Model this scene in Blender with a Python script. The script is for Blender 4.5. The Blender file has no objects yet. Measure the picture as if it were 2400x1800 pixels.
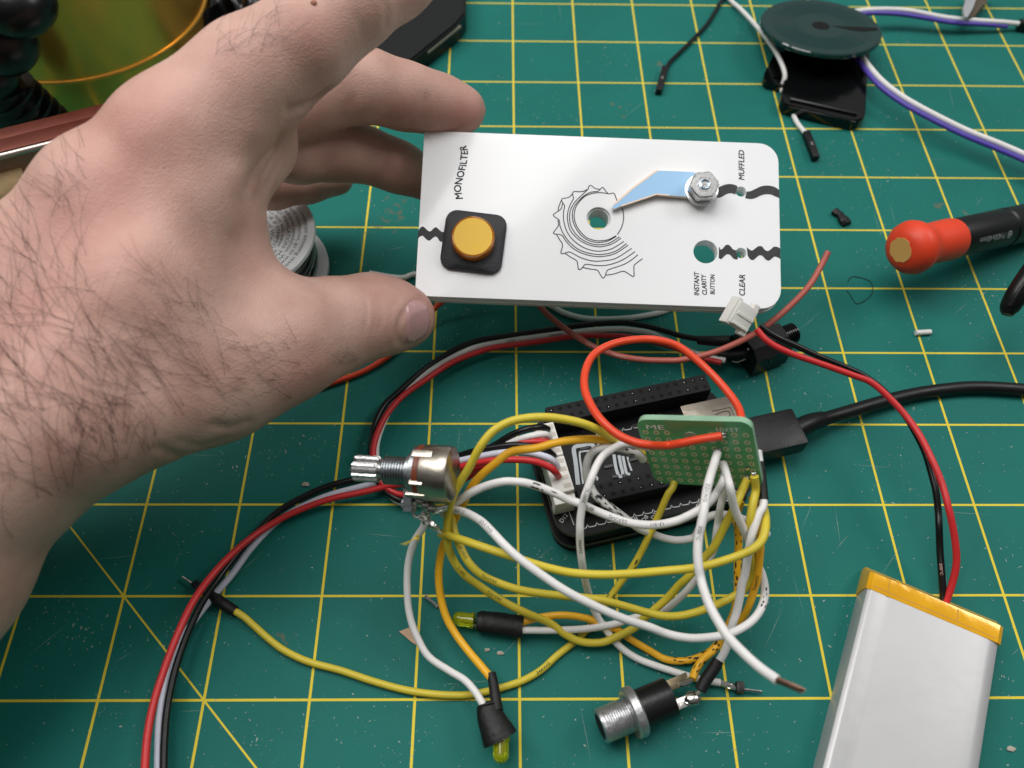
import bpy, bmesh, math, random
import numpy as np
from mathutils import Vector, Matrix, Euler
from mathutils.bvhtree import BVHTree
random.seed(7)
rng = np.random.default_rng(5)
MM = 0.001
sc = bpy.context.scene
# ---------------------------------------------------------------- camera
FPX = 1895.6; TILT = (0.55228, -0.014715, -0.005697); CAM = Vector((-5.118, -164.828, 207.233))
cd = bpy.data.cameras.new('camera'); cam = bpy.data.objects.new('camera', cd); sc.collection.objects.link(cam)
cam.location = CAM * MM; cam.rotation_euler = TILT
cd.sensor_width = 36; cd.lens = 36 * FPX / 2400; cd.clip_start = 0.005; cd.clip_end = 50
cd.dof.use_dof = True; cd.dof.focus_distance = 0.215; cd.dof.aperture_fstop = 15
sc.camera = cam
# ---------------------------------------------------------------- world and lamps
w = bpy.data.worlds.new('World'); sc.world = w; w.use_nodes = True
nt = w.node_tree; bg = nt.nodes['Background']
tc = nt.nodes.new('ShaderNodeTexCoord'); sep = nt.nodes.new('ShaderNodeSeparateXYZ'); cr = nt.nodes.new('ShaderNodeValToRGB')
nt.links.new(tc.outputs['Generated'], sep.inputs[0]); ma = nt.nodes.new('ShaderNodeMath'); ma.operation = 'MULTIPLY_ADD'; nt.links.new(sep.outputs['Y'], ma.inputs[0]); ma.inputs[1].default_value = .34
mb = nt.nodes.new('ShaderNodeMath'); mb.operation = 'MULTIPLY_ADD'; nt.links.new(sep.outputs['Z'], mb.inputs[0]); mb.inputs[1].default_value = .62; mb.inputs[2].default_value = .08; nt.links.new(mb.outputs[0], ma.inputs[2]); nt.links.new(ma.outputs[0], cr.inputs[0]); nt.links.new(cr.outputs[0], bg.inputs[0])
e = cr.color_ramp.elements; e[0].position = 0.0; e[0].color = (.05, .045, .04, 1); e[1].position = 1.0; e[1].color = (.8, .8, .8, 1)
m_ = e.new(.45); m_.color = (.30, .30, .30, 1)
bg.inputs[1].default_value = 0.62
def area(name, loc, target, size, power, col=(1, .985, .965)):
    l = bpy.data.lights.new(name, 'AREA'); l.shape = 'RECTANGLE'; l.size = size[0] * MM; l.size_y = size[1] * MM; l.energy = power; l.color = col
    o = bpy.data.objects.new(name, l); sc.collection.objects.link(o); o.location = Vector(loc) * MM
    o.rotation_euler = (Vector(target) - Vector(loc)).to_track_quat('-Z', 'Y').to_euler(); return o
area('ceiling_lamp', (-120, 130, 850), (0, 0, 0), (700, 420), 4.8)
area('ceiling_lamp_right', (620, 160, 700), (60, -20, 0), (320, 260), 2.1)
area('ceiling_lamp_left', (-560, 190, 720), (-20, 0, 0), (320, 260), 2.1)
sc.view_settings.view_transform = 'Standard'; sc.view_settings.look = 'None'; sc.view_settings.gamma = 1; sc.view_settings.exposure = 0
sc.render.engine = 'CYCLES'
# ---------------------------------------------------------------- helpers
Rm = Euler(TILT, 'XYZ').to_matrix()
def ray(px, py): return Rm @ Vector(((px - 1200) / FPX, (900 - py) / FPX, -1))
def at(px, py, z): d = ray(px, py); return CAM + d * ((z - CAM.z) / d.z)
def atD(px, py, D): return CAM + ray(px, py) * D
def project(P): q = Rm.transposed() @ (Vector(P) - CAM); return (1200 + FPX * q.x / -q.z, 900 - FPX * q.y / -q.z, -q.z)
def lin(c): return tuple(((v / 255) / 12.92 if v / 255 <= .04045 else ((v / 255 + .055) / 1.055) ** 2.4) for v in c)
MATS = {}
def mat(name, rgb, rough=.5, metal=0, bump=0, bscale=800, var=0, vscale=200, spec=.5, sss=0, sssr=(1, .3, .2), ssss=.002, trans=0, coat=0, ior=1.45, alpha=1):
    if name in MATS: return MATS[name]
    m = bpy.data.materials.new(name); m.use_nodes = True; n = m.node_tree; b = n.nodes['Principled BSDF']
    c = (*lin(rgb), 1); b.inputs['Base Color'].default_value = c; b.inputs['Roughness'].default_value = rough; b.inputs['Metallic'].default_value = metal
    b.inputs['Specular IOR Level'].default_value = spec; b.inputs['IOR'].default_value = ior
    b.inputs['Transmission Weight'].default_value = trans; b.inputs['Coat Weight'].default_value = coat; b.inputs['Alpha'].default_value = alpha
    if sss: b.inputs['Subsurface Weight'].default_value = sss; b.inputs['Subsurface Radius'].default_value = sssr; b.inputs['Subsurface Scale'].default_value = ssss
    t = n.nodes.new('ShaderNodeTexCoord')
    if var:
        ns = n.nodes.new('ShaderNodeTexNoise'); ns.inputs['Scale'].default_value = vscale; ns.inputs['Detail'].default_value = 5
        mx = n.nodes.new('ShaderNodeMix'); mx.data_type = 'RGBA'
        n.links.new(t.outputs['Object'], ns.inputs['Vector']); n.links.new(ns.outputs['Fac'], mx.inputs['Factor'])
        mx.inputs['A'].default_value = tuple(v * (1 - var) for v in c[:3]) + (1,); mx.inputs['B'].default_value = tuple(min(1, v * (1 + var)) for v in c[:3]) + (1,)
        n.links.new(mx.outputs['Result'], b.inputs['Base Color'])
        rr = n.nodes.new('ShaderNodeMapRange'); rr.inputs['To Min'].default_value = max(0, rough - .1); rr.inputs['To Max'].default_value = min(1, rough + .12)
        n.links.new(ns.outputs['Fac'], rr.inputs['Value']); n.links.new(rr.outputs[0], b.inputs['Roughness'])
    if bump:
        n2 = n.nodes.new('ShaderNodeTexNoise'); n2.inputs['Scale'].default_value = bscale; n2.inputs['Detail'].default_value = 4
        bp = n.nodes.new('ShaderNodeBump'); bp.inputs['Strength'].default_value = bump; bp.inputs['Distance'].default_value = .0003
        n.links.new(t.outputs['Object'], n2.inputs['Vector']); n.links.new(n2.outputs['Fac'], bp.inputs['Height']); n.links.new(bp.outputs[0], b.inputs['Normal'])
    MATS[name] = m; return m
YEL = mat('yellow silicone', (212, 192, 60), .42, var=.10, vscale=120)
GOLD = mat('orange yellow silicone', (240, 180, 38), .4, var=.10, vscale=120)
WHT = mat('white silicone', (228, 226, 224), .45, var=.05, vscale=150)
RED = mat('red silicone', (200, 44, 46), .4, var=.08)
ORG = mat('orange red silicone', (226, 72, 38), .36, var=.06)
BLK = mat('black silicone', (12, 12, 14), .33, var=.2)
BRN = mat('brown silicone', (176, 92, 80), .45, var=.08)
PUR = mat('purple pvc', (84, 68, 168), .35, var=.08)
SHR = mat('heat shrink', (13, 13, 14), .55, bump=.5, bscale=900, var=.3)
PLB = mat('black plastic', (13, 13, 15), .42, bump=.15, bscale=1500, var=.2)
GLB = mat('glossy black plastic', (10, 11, 12), .16)
SIL = mat('tinned metal', (200, 198, 192), .22, 1, bump=.4, bscale=900, var=.12)
CHR = mat('nickel', (205, 205, 205), .25, 1, bump=.15, bscale=1200, var=.1)
ZNC = mat('zinc', (160, 165, 168), .35, 1, bump=.3, bscale=900, var=.15)
INK = mat('print ink', (28, 28, 30), .6)
SLK = mat('silkscreen', (205, 208, 206), .5)
class BM:
    def __init__(s): s.b = bmesh.new()
    def tube(s, pts, r, seg=12, cap=True, samp=7, spline=True):
        P = spl(pts, samp) if spline else [Vector(p) for p in pts]
        n = len(P); rr = r if isinstance(r, (list, tuple)) else [r] * n
        if len(rr) != n: rr = [float(np.interp(i / (n - 1) * (len(rr) - 1), range(len(rr)), rr)) for i in range(n)]
        T = [(P[min(i + 1, n - 1)] - P[max(i - 1, 0)]).normalized() for i in range(n)]
        N = T[0].orthogonal().normalized(); rings = []
        for i in range(n):
            N = (N - T[i] * N.dot(T[i])).normalized(); B = T[i].cross(N)
            rings.append([s.b.verts.new(P[i] + (N * math.cos(a) + B * math.sin(a)) * rr[i]) for a in [2 * math.pi * k / seg for k in range(seg)]])
        for a, c in zip(rings, rings[1:]):
            for k in range(seg): s.b.faces.new((a[k], a[(k + 1) % seg], c[(k + 1) % seg], c[k]))
        if cap: s.b.faces.new(rings[0][::-1]); s.b.faces.new(rings[-1])
        return s
    def lathe(s, p0, p1, prof, seg=40):    # prof: (distance along axis in mm, radius)
        p0 = Vector(p0); T = (Vector(p1) - p0).normalized(); N = T.orthogonal().normalized(); B = T.cross(N); rings = []
        for h, r in prof:
            rings.append([s.b.verts.new(p0 + T * h + (N * math.cos(a) + B * math.sin(a)) * max(r, .001)) for a in [2 * math.pi * k / seg for k in range(seg)]])
        for a, c in zip(rings, rings[1:]):
            for k in range(seg): s.b.faces.new((a[k], a[(k + 1) % seg], c[(k + 1) % seg], c[k]))
        s.b.faces.new(rings[0][::-1]); s.b.faces.new(rings[-1]); return s
    def box(s, o, ex, ey, ez, bev=0):      # corner o and three edge vectors
        o = Vector(o); v = [s.b.verts.new(o + ex * i + ey * j + ez * k) for k in (0, 1) for j in (0, 1) for i in (0, 1)]
        fs = [s.b.faces.new([v[i] for i in f]) for f in ((0, 2, 3, 1), (4, 5, 7, 6), (0, 1, 5, 4), (2, 6, 7, 3), (0, 4, 6, 2), (1, 3, 7, 5))]
        if bev:
            es = list({e for f in fs for e in f.edges}); bmesh.ops.bevel(s.b, geom=es, offset=bev, segments=2, affect='EDGES', profile=.6)
        return s
    def prism(s, loop, h, holes=()):       # planar loop (3D points) pushed by vector h, with holes
        if not holes:
            top = [s.b.verts.new(p) for p in loop]; bot = [s.b.verts.new(Vector(p) + h) for p in loop]
            s.b.faces.new(top); s.b.faces.new(bot[::-1])
            for i in range(len(top)): j = (i + 1) % len(top); s.b.faces.new((top[j], top[i], bot[i], bot[j]))
        else:
            for sgn in (0, 1):
                tmp = bmesh.new()
                for lp in [loop] + list(holes):
                    vs = [tmp.verts.new(Vector(p) + h * sgn) for p in lp]
                    for i in range(len(vs)): tmp.edges.new((vs[i], vs[(i + 1) % len(vs)]))
                bmesh.ops.triangle_fill(tmp, use_beauty=True, edges=tmp.edges[:]); tmp.verts.index_update()
                mp = [s.b.verts.new(v.co) for v in tmp.verts]
                for f in tmp.faces:
                    q = [mp[v.index] for v in f.verts]; s.b.faces.new(q if sgn == 0 else q[::-1])
                tmp.free()
            for lp in [loop] + list(holes):
                a = [s.b.verts.new(p) for p in lp]; c = [s.b.verts.new(Vector(p) + h) for p in lp]
                for i in range(len(a)): j = (i + 1) % len(a); s.b.faces.new((a[j], a[i], c[i], c[j]))
            bmesh.ops.remove_doubles(s.b, verts=s.b.verts[:], dist=1e-4)
        return s
    def flat(s, loop): s.b.faces.new([s.b.verts.new(p) for p in loop]); return s
    def blob(s, c, r, sc3=(1, 1, 1), noise=0, sub=2):
        g = bmesh.ops.create_icosphere(s.b, subdivisions=sub, radius=1)['verts']
        for v in g:
            k = 1 + noise * (random.random() - .5); v.co = Vector(c) + Vector((v.co.x * sc3[0], v.co.y * sc3[1], v.co.z * sc3[2])) * r * k
        return s
def spl(pts, samp=7):
    P = [Vector(p) for p in pts]
    if len(P) < 3: return [P[0].lerp(P[-1], i / samp) for i in range(samp + 1)]
    P = [P[0] * 2 - P[1]] + P + [P[-1] * 2 - P[-2]]; out = []
    for i in range(1, len(P) - 2):
        a, b, c, d = P[i - 1:i + 3]
        for k in range(samp):
            t = k / samp; out.append(.5 * ((2 * b) + (c - a) * t + (2 * a - 5 * b + 4 * c - d) * t * t + (3 * b - a - 3 * c + d) * t ** 3))
    out.append(P[-2]); return out
def wpos(o):
    return o.location / MM + (wpos(o.parent) if o.parent else Vector((0, 0, 0)))
def make(name, B, m, parent=None, smooth=True, label=None, cat=None, group=None, kind=None, org=None, ang=.6):
    b = B.b; bmesh.ops.recalc_face_normals(b, faces=b.faces[:])
    me = bpy.data.meshes.new(name)
    if org is None: org = Vector((0, 0, 0)) if parent is None and kind else None
    if org is None:
        co = [v.co for v in b.verts]
        org = Vector(((min(c.x for c in co) + max(c.x for c in co)) / 2, (min(c.y for c in co) + max(c.y for c in co)) / 2, min(c.z for c in co)))
    for v in b.verts: v.co = (v.co - org) * MM
    if smooth:
        for f in b.faces: f.smooth = True
        for ed in b.edges:
            if len(ed.link_faces) == 2 and ed.calc_face_angle(0) > ang: ed.smooth = False
    b.to_mesh(me); b.free()
    for mm in (m if isinstance(m, list) else [m]): me.materials.append(mm)
    o = bpy.data.objects.new(name, me); sc.collection.objects.link(o)
    if parent: o.parent = parent; o.location = (Vector(org) - wpos(parent)) * MM
    else: o.location = Vector(org) * MM
    tag(o, label, cat, group, kind); return o
def tag(o, label=None, cat=None, group=None, kind=None):
    if label: o['label'] = label
    if cat: o['category'] = cat
    if group: o['group'] = group
    if kind: o['kind'] = kind
def empty(name, loc, label, cat, group=None):
    o = bpy.data.objects.new(name, None); sc.collection.objects.link(o); o.empty_display_size = .01; o.location = Vector(loc) * MM; tag(o, label, cat, group); return o
def text_verts(s, size, shear=0, bold=0):
    cu = bpy.data.curves.new('t', 'FONT'); cu.body = s; cu.size = size; cu.shear = shear; cu.offset = bold * size; cu.resolution_u = 3; cu.align_x = 'LEFT'
    o = bpy.data.objects.new('t', cu); sc.collection.objects.link(o); bpy.context.view_layer.update()
    me = bpy.data.meshes.new_from_object(o); bpy.data.objects.remove(o)
    V = [v.co.copy() for v in me.vertices]; F = [tuple(p.vertices) for p in me.polygons]; bpy.data.meshes.remove(me); return V, F
def put_text(B, s, size, fn, shear=0, sx=1):
    V, F = text_verts(s, size, shear); vs = [B.b.verts.new(fn(v.x * sx, v.y)) for v in V]
    for f in F:
        try: B.b.faces.new([vs[i] for i in f])
        except ValueError: pass
def plane_text(B, s, size, o, ex, ey, shear=0, sx=1):
    o = Vector(o); put_text(B, s, size, lambda x, y: o + ex * x + ey * y, shear, sx)
def ribbon(B, pts, wd, n, samp=5):
    P = spl(pts, samp) if samp else pts; L = []
    for i in range(len(P)):
        t = (P[min(i + 1, len(P) - 1)] - P[max(i - 1, 0)]).normalized(); s_ = t.cross(n).normalized() * wd / 2
        L.append((B.b.verts.new(P[i] + s_), B.b.verts.new(P[i] - s_)))
    for a, c in zip(L, L[1:]): B.b.faces.new((a[0], a[1], c[1], c[0]))
# ---------------------------------------------------------------- cutting mat
def mat_material():
    m = bpy.data.materials.new('self healing mat'); m.use_nodes = True; n = m.node_tree; b = n.nodes['Principled BSDF']; L = n.links.new
    def N(t, **k):
        x = n.nodes.new(t)
        for a, v in k.items(): setattr(x, a, v)
        return x
    def M(op, a, c=None, d=None):
        x = N('ShaderNodeMath', operation=op)
        for i, v in enumerate((a, c, d)):
            if v is None: continue
            if isinstance(v, (int, float)): x.inputs[i].default_value = v
            else: L(v, x.inputs[i])
        return x.outputs[0]
    t = N('ShaderNodeTexCoord'); s = N('ShaderNodeSeparateXYZ'); L(t.outputs['Object'], s.inputs[0])
    def noise(scale, det=4, rough=.55, off=0):
        x = N('ShaderNodeTexNoise'); x.inputs['Scale'].default_value = scale; x.inputs['Detail'].default_value = det; x.inputs['Roughness'].default_value = rough
        mp = N('ShaderNodeMapping'); mp.inputs['Location'].default_value = (off, off * .7, 0); L(t.outputs['Object'], mp.inputs[0]); L(mp.outputs[0], x.inputs['Vector']); return x.outputs['Fac']
    def line(c, wd):
        f = M('SUBTRACT', M('FRACT', M('ADD', M('DIVIDE', c, .0254), .5)), .5); return M('LESS_THAN', M('ABSOLUTE', f), wd / 25.4 / 2)
    g = M('MAXIMUM', line(s.outputs['X'], .66), line(s.outputs['Y'], .60))
    dg = M('LESS_THAN', M('ABSOLUTE', M('ADD', M('ADD', s.outputs['X'], s.outputs['Y']), 8 * .0254)), .00032)
    g = M('MAXIMUM', g, dg)
    wear = M('GREATER_THAN', noise(700, 3), .24); g = M('MULTIPLY', g, wear)
    # base
    mx = N('ShaderNodeMix', data_type='RGBA'); mx.inputs['A'].default_value = (*lin((20, 94, 87)), 1); mx.inputs['B'].default_value = (*lin((24, 117, 107)), 1); L(noise(25, 6), mx.inputs['Factor'])
    # scratches / dust haze
    sp = N('ShaderNodeTexVoronoi'); sp.inputs['Scale'].default_value = 420; sp.inputs['Randomness'].default_value = 1; L(t.outputs['Object'], sp.inputs['Vector'])
    dens = N('ShaderNodeMapRange'); dens.inputs['From Min'].default_value = .48; dens.inputs['From Max'].default_value = .72; dens.inputs['To Min'].default_value = .02; dens.inputs['To Max'].default_value = .11
    L(noise(40, 3), dens.inputs['Value'])
    speck = M('LESS_THAN', sp.outputs['Distance'], dens.outputs[0])
    sel = M('GREATER_THAN', sp.outputs['Color'], .55); speck = M('MULTIPLY', speck, sel)
    dust = N('ShaderNodeMapRange'); dust.inputs['From Min'].default_value = .62; dust.inputs['From Max'].default_value = .8; dust.inputs['To Max'].default_value = .45; L(noise(70, 10, .8, 3), dust.inputs['Value'])
    m2 = N('ShaderNodeMix', data_type='RGBA'); L(dust.outputs[0], m2.inputs['Factor']); L(mx.outputs['Result'], m2.inputs['A']); m2.inputs['B'].default_value = (*lin((72, 128, 118)), 1)
    # yellow print
    m3 = N('ShaderNodeMix', data_type='RGBA'); L(g, m3.inputs['Factor']); L(m2.outputs['Result'], m3.inputs['A']); m3.inputs['B'].default_value = (*lin((226, 204, 60)), 1)
    m4 = N('ShaderNodeMix', data_type='RGBA'); L(speck, m4.inputs['Factor']); L(m3.outputs['Result'], m4.inputs['A']); m4.inputs['B'].default_value = (*lin((120, 160, 150)), 1)
    # burnt brown stains at a few places
    last = m4.outputs['Result']
    for (px, py, r) in ((925, 500, 17), (880, 530, 9), (1455, 255, 11), (1540, 155, 8), (665, 1500, 6), (2200, 478, 5), (2290, 780, 5), (2262, 500, 5), (1000, 535, 7)):
        c = at(px, py, 0); d = N('ShaderNodeVectorMath', operation='DISTANCE'); L(t.outputs['Object'], d.inputs[0]); d.inputs[1].default_value = (c.x * MM, c.y * MM, 0)
        f = N('ShaderNodeMapRange'); f.inputs['From Min'].default_value = 0; f.inputs['From Max'].default_value = r * MM; f.inputs['To Min'].default_value = .30; f.inputs['To Max'].default_value = 0; L(d.outputs['Value'], f.inputs['Value'])
        k = M('GREATER_THAN', M('ADD', noise(260, 6, .7, px * .01), f.outputs[0]), .78)
        k = M('MULTIPLY', k, .55); mm = N('ShaderNodeMix', data_type='RGBA'); L(k, mm.inputs['Factor']); L(last, mm.inputs['A']); mm.inputs['B'].default_value = (*lin((112, 100, 78)), 1); last = mm.outputs['Result']
    L(last, b.inputs['Base Color'])
    b.inputs['Roughness'].default_value = .62; b.inputs['Specular IOR Level'].default_value = .2
    bp = N('ShaderNodeBump'); bp.inputs['Strength'].default_value = .25; bp.inputs['Distance'].default_value = .0002; L(noise(1800, 3), bp.inputs['Height']); L(bp.outputs[0], b.inputs['Normal'])
    return m
B = BM(); B.flat([(-1500, -1500, 0), (1500, -1500, 0), (1500, 1500, 0), (-1500, 1500, 0)])
mo = make('cutting_mat', B, mat_material(), label=None, kind='structure', org=Vector((0, 0, 0)), smooth=False)
# ---------------------------------------------------------------- hand and forearm (one implicit surface, polygonised)
def node(px, py, D, rp): P = atD(px, py, D); return np.array([P.x, P.y, P.z, rp * D / FPX])
H = {k: node(*v) for k, v in dict(
    A0=(-520, 1130, 176, 215), A1=(-240, 985, 172, 205), U1=(115, 650, 172, 165), U2=(262, 484, 173, 160), U3=(408, 338, 173, 128),
    B0=(-420, 1700, 160, 230), B1=(-175, 1340, 162, 212), L0=(-12, 1080, 164, 196), L1=(196, 962, 166, 186), L2=(372, 918, 172, 152), L3=(500, 872, 180, 140), L4=(655, 800, 190, 128),
    T1=(770, 766, 201, 108), T2=(868, 740, 211, 92), T3=(925, 741, 217, 76), T4=(957, 745, 220, 62),
    M1=(430, 462, 175, 128), M2=(478, 550, 182, 125), M3=(513, 660, 184, 113), M4=(330, 700, 172, 170),
    I1=(590, 184, 176, 118), I2=(712, 98, 175, 107), I3=(826, 14, 177, 90), I4=(922, -40, 183, 76), I5=(1010, -90, 190, 70),
    P0=(602, 268, 189, 76), P1=(594, 340, 199, 80), P2=(562, 415, 216, 62),
    D1=(640, 285, 214, 72), D2=(725, 235, 217, 79), D3=(792, 201, 219, 84), D4=(858, 200, 221, 79), D5=(950, 226, 227, 73), D6=(1030, 245, 231, 64), D7=(1084, 258, 233, 56),
    R1=(620, 352, 220, 66), R2=(700, 368, 227, 58), R3=(790, 352, 233, 68), R4=(855, 362, 238, 60), R5=(930, 390, 242, 56), R6=(1010, 425, 247, 50),
    K1=(560, 432, 236, 54), K2=(640, 446, 245, 42), K3=(720, 434, 251, 39), K4=(795, 424, 256, 34)).items()}
h = 1.15
allP = np.array(list(H.values())); lo = allP[:, :3].min(0) - 30; hi = allP[:, :3].max(0) + 30
cen = at(0, 900, 0); lo[0] = max(lo[0], -235); lo[1] = max(lo[1], -165)
nx, ny, nz = [int(math.ceil((hi[i] - lo[i]) / h)) for i in range(3)]
ax = [lo[i] + h * np.arange(n, dtype=np.float32) for i, n in enumerate((nx, ny, nz))]
def prim(kind, keys, pad):
    q = np.array([H[k] for k in keys]); R = q[:, 3].max() + pad
    a = [max(0, int((q[:, i].min() - R - lo[i]) / h)) for i in range(3)]; b = [min(n, int((q[:, i].max() + R - lo[i]) / h) + 2) for i, n in enumerate((nx, ny, nz))]
    if any(b[i] <= a[i] for i in range(3)): return None
    X, Y, Z = np.meshgrid(ax[0][a[0]:b[0]], ax[1][a[1]:b[1]], ax[2][a[2]:b[2]], indexing='ij'); P = np.stack([X, Y, Z], -1).astype(np.float32)
    def cap(u, v):
        d = (v[:3] - u[:3]).astype(np.float32); t = np.clip(((P - u[:3].astype(np.float32)) @ d) / (d @ d), 0, 1)
        return np.linalg.norm(P - (u[:3].astype(np.float32) + t[..., None] * d), axis=-1) - (u[3] + t * (v[3] - u[3]))
    if kind == 'c': f = cap(q[0], q[1])
    else:
        f = np.minimum(np.minimum(cap(q[0], q[1]), cap(q[1], q[2])), cap(q[2], q[0]))
        e1, e2 = q[1][:3] - q[0][:3], q[2][:3] - q[0][:3]; nn = np.cross(e1, e2); nn /= np.linalg.norm(nn); W = P - q[0][:3].astype(np.float32)
        d11, d12, d22 = e1 @ e1, e1 @ e2, e2 @ e2; w1, w2 = W @ e1.astype(np.float32), W @ e2.astype(np.float32); den = d11 * d22 - d12 * d12
        s1, s2 = (d22 * w1 - d12 * w2) / den, (d11 * w2 - d12 * w1) / den; ins = (s1 >= 0) & (s2 >= 0) & (s1 + s2 <= 1)
        f = np.where(ins, np.minimum(f, np.abs(W @ nn.astype(np.float32)) - (q[0][3] + s1 * (q[1][3] - q[0][3]) + s2 * (q[2][3] - q[0][3]))), f)
    return tuple(slice(a[i], b[i]) for i in range(3)), f
def smin(a, b, k): g = np.clip(.5 + .5 * (b - a) / k, 0, 1); return b + (a - b) * g - k * g * (1 - g)
def field(prims, k):
    F = np.full((nx, ny, nz), 40., np.float32)
    for kind, keys in prims:
        r = prim(kind, keys, 14)
        if r: F[r[0]] = smin(F[r[0]], r[1], k)
    return F
chain = lambda s: [('c', tuple(p)) for p in zip(s.split()[:-1], s.split()[1:])]
tri = lambda *s: [('t', tuple(x.split())) for x in s]
palm = field(tri('P0 P1 M1','A0 B0 A1', 'B0 A1 B1', 'A1 B1 L0', 'A1 U1 L0', 'U1 L0 M4', 'U1 U2 M4', 'L0 L1 M4', 'L1 L2 M4', 'U2 M1 M4', 'U2 U3 M1', 'M1 M2 M4', 'M2 M3 M4', 'M3 L3 M4', 'L2 L3 M4', 'M3 L4 L3', 'U3 P0 P1', 'U3 M1 P1', 'M1 M2 P2', 'M1 P1 P2', 'U3 I1 P0'), 5.)
fing = [field(chain(c), k) for c, k in (('U3 I1 I2 I3 I4 I5', 5), ('D1 D2 D3 D4 D5 D6 D7', 4), ('R1 R2 R3 R4 R5 R6', 4), ('K1 K2 K3 K4', 4), ('L3 L4 T1 T2 T3 T4', 5))]
S = palm.copy()
for f_, k in zip(fing, (6, 2, 2, 2, 7)): S = np.minimum(S, smin(palm, f_, k))
def surface_nets(S):
    ins = S < 0; c = np.zeros((nx - 1, ny - 1, nz - 1), np.int8)
    offs = [(i, j, k) for i in (0, 1) for j in (0, 1) for k in (0, 1)]
    for i, j, k in offs: c += ins[i:nx - 1 + i, j:ny - 1 + j, k:nz - 1 + k]
    act = (c > 0) & (c < 8); idx = -np.ones(act.shape, np.int64); ii = np.argwhere(act); idx[tuple(ii.T)] = np.arange(len(ii))
    acc = np.zeros((len(ii), 3)); cnt = np.zeros(len(ii))
    for a in offs:
        for ax_ in range(3):
            if a[ax_]: continue
            b = list(a); b[ax_] = 1; va = S[tuple((ii + a).T)]; vb = S[tuple((ii + b).T)]; m = (va < 0) != (vb < 0)
            t = np.where(m, va / np.where(va == vb, 1, va - vb), 0); p = np.array(a)[None] + np.zeros((len(ii), 3)); p[:, ax_] += t
            acc += p * m[:, None]; cnt += m
    V = (ii + acc / cnt[:, None]) * h + lo; F = []
    for ax_ in range(3):
        o1, o2 = [(1, 2), (2, 0), (0, 1)][ax_]; sl0 = [slice(1, -1)] * 3; sl0[ax_] = slice(0, -1); sl1 = [slice(1, -1)] * 3; sl1[ax_] = slice(1, None)
        A, Bb = ins[tuple(sl0)], ins[tuple(sl1)]
        for flip, m in ((0, A & ~Bb), (1, ~A & Bb)):
            e_ = np.argwhere(m); e_[:, o1] += 1; e_[:, o2] += 1
            q = []
            for d1, d2 in ((0, 0), (-1, 0), (-1, -1), (0, -1)):
                c_ = e_.copy(); c_[:, o1] += d1; c_[:, o2] += d2; q.append(idx[tuple(c_.T)])
            q = np.stack(q, 1); F.append(q[:, ::-1] if flip else q)
    return V, np.concatenate(F)
HV, HF = surface_nets(S); del S, palm, fing
def smooth(V, F, it, lam=.5):
    E_ = np.concatenate([F[:, [0, 1]], F[:, [1, 2]], F[:, [2, 3]], F[:, [3, 0]]]); E_ = np.concatenate([E_, E_[:, ::-1]]); cnt = np.bincount(E_[:, 0], minlength=len(V))[:, None]
    for _ in range(it):
        s = np.stack([np.bincount(E_[:, 0], V[E_[:, 1], i], minlength=len(V)) for i in range(3)], 1); V = V + lam * (s / np.maximum(cnt, 1) - V)
    return V
HV = smooth(HV, HF, 7)
def vnorm(V, F):
    n = np.cross(V[F[:, 2]] - V[F[:, 0]], V[F[:, 3]] - V[F[:, 1]]); N_ = np.stack([np.bincount(F.ravel(), np.repeat(n[:, i], 4), minlength=len(V)) for i in range(3)], 1)
    return N_ / np.maximum(np.linalg.norm(N_, axis=1, keepdims=True), 1e-9)
bvh = BVHTree.FromPolygons(HV.tolist(), HF.tolist())
def hit(px, py):
    d = ray(px, py).normalized(); r = bvh.ray_cast(CAM, d); return (r[0], r[1]) if r[0] is not None else (None, None)
# folds, knuckle creases and tendons pressed in or raised along lines on the skin
creases = [  # px line, depth mm (negative raises), width mm
    ([(676, 256), (720, 244), (765, 212)], .9, 1.0), ([(905, 62), (908, 30), (900, 0)], .5, .8), ([(838, 40), (846, 60), (846, 80)], .25, .8),
    ([(998, 228), (990, 262), (960, 286)], .45, .8), ([(828, 180), (836, 215), (824, 245)], .25, 1.), ([(905, 378), (900, 400), (888, 418)], .4, .8),
    ([(855, 690), (862, 730), (856, 775)], .28, .7), ([(890, 700), (896, 740), (888, 772)], .28, .7), ([(876, 694), (882, 735), (874, 775)], .2, .7),
    ([(578, 434), (598, 400), (640, 350)], .6, 1.4), ([(612, 420), (640, 370), (655, 320)], .5, 1.2), ([(628, 428), (655, 380), (664, 345)], .4, 1.1), ([(596, 468), (612, 446), (628, 436)], .5, 1.2),
    ([(500, 995), (540, 1002), (580, 990)], .55, 1.1), ([(370, 1050), (420, 1068), (455, 1066)], .5, 1.1), ([(420, 1035), (470, 1045), (520, 1030)], .35, 1.1),
    ([(300, 400), (330, 330), (352, 280)], -.25, 4.), ([(560, 400), (575, 350), (590, 320)], -1.0, 4.), ([(560, 560), (575, 520), (570, 470)], .5, 3.),
    ([(250, 700), (330, 600), (390, 520)], -.5, 4.), ([(450, 820), (560, 790), (650, 750)], -.4, 5.), ([(640, 860), (700, 850), (750, 820)], .3, 3.)]
Nn = vnorm(HV, HF); disp = np.zeros(len(HV))
for line, dep, wd in creases:
    C = [p for p in (hit(*q)[0] for q in [tuple(v)[:2] for v in spl([(a, b, 0) for a, b in line], 10)]) if p is not None]
    if not C: continue
    C = np.array(C); near = np.where((np.abs(HV - C.mean(0)) < 40).all(1))[0]
    D2 = ((HV[near][:, None] - C[None]) ** 2).sum(-1).min(1); disp[near] += dep * np.exp(-D2 / wd ** 2)
HV = HV - Nn * disp[:, None]
nail_px = [(944, 806), (933, 797), (930, 775), (938, 748), (950, 728), (968, 712), (990, 703)]
bvh = BVHTree.FromPolygons(HV.tolist(), HF.tolist())
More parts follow.
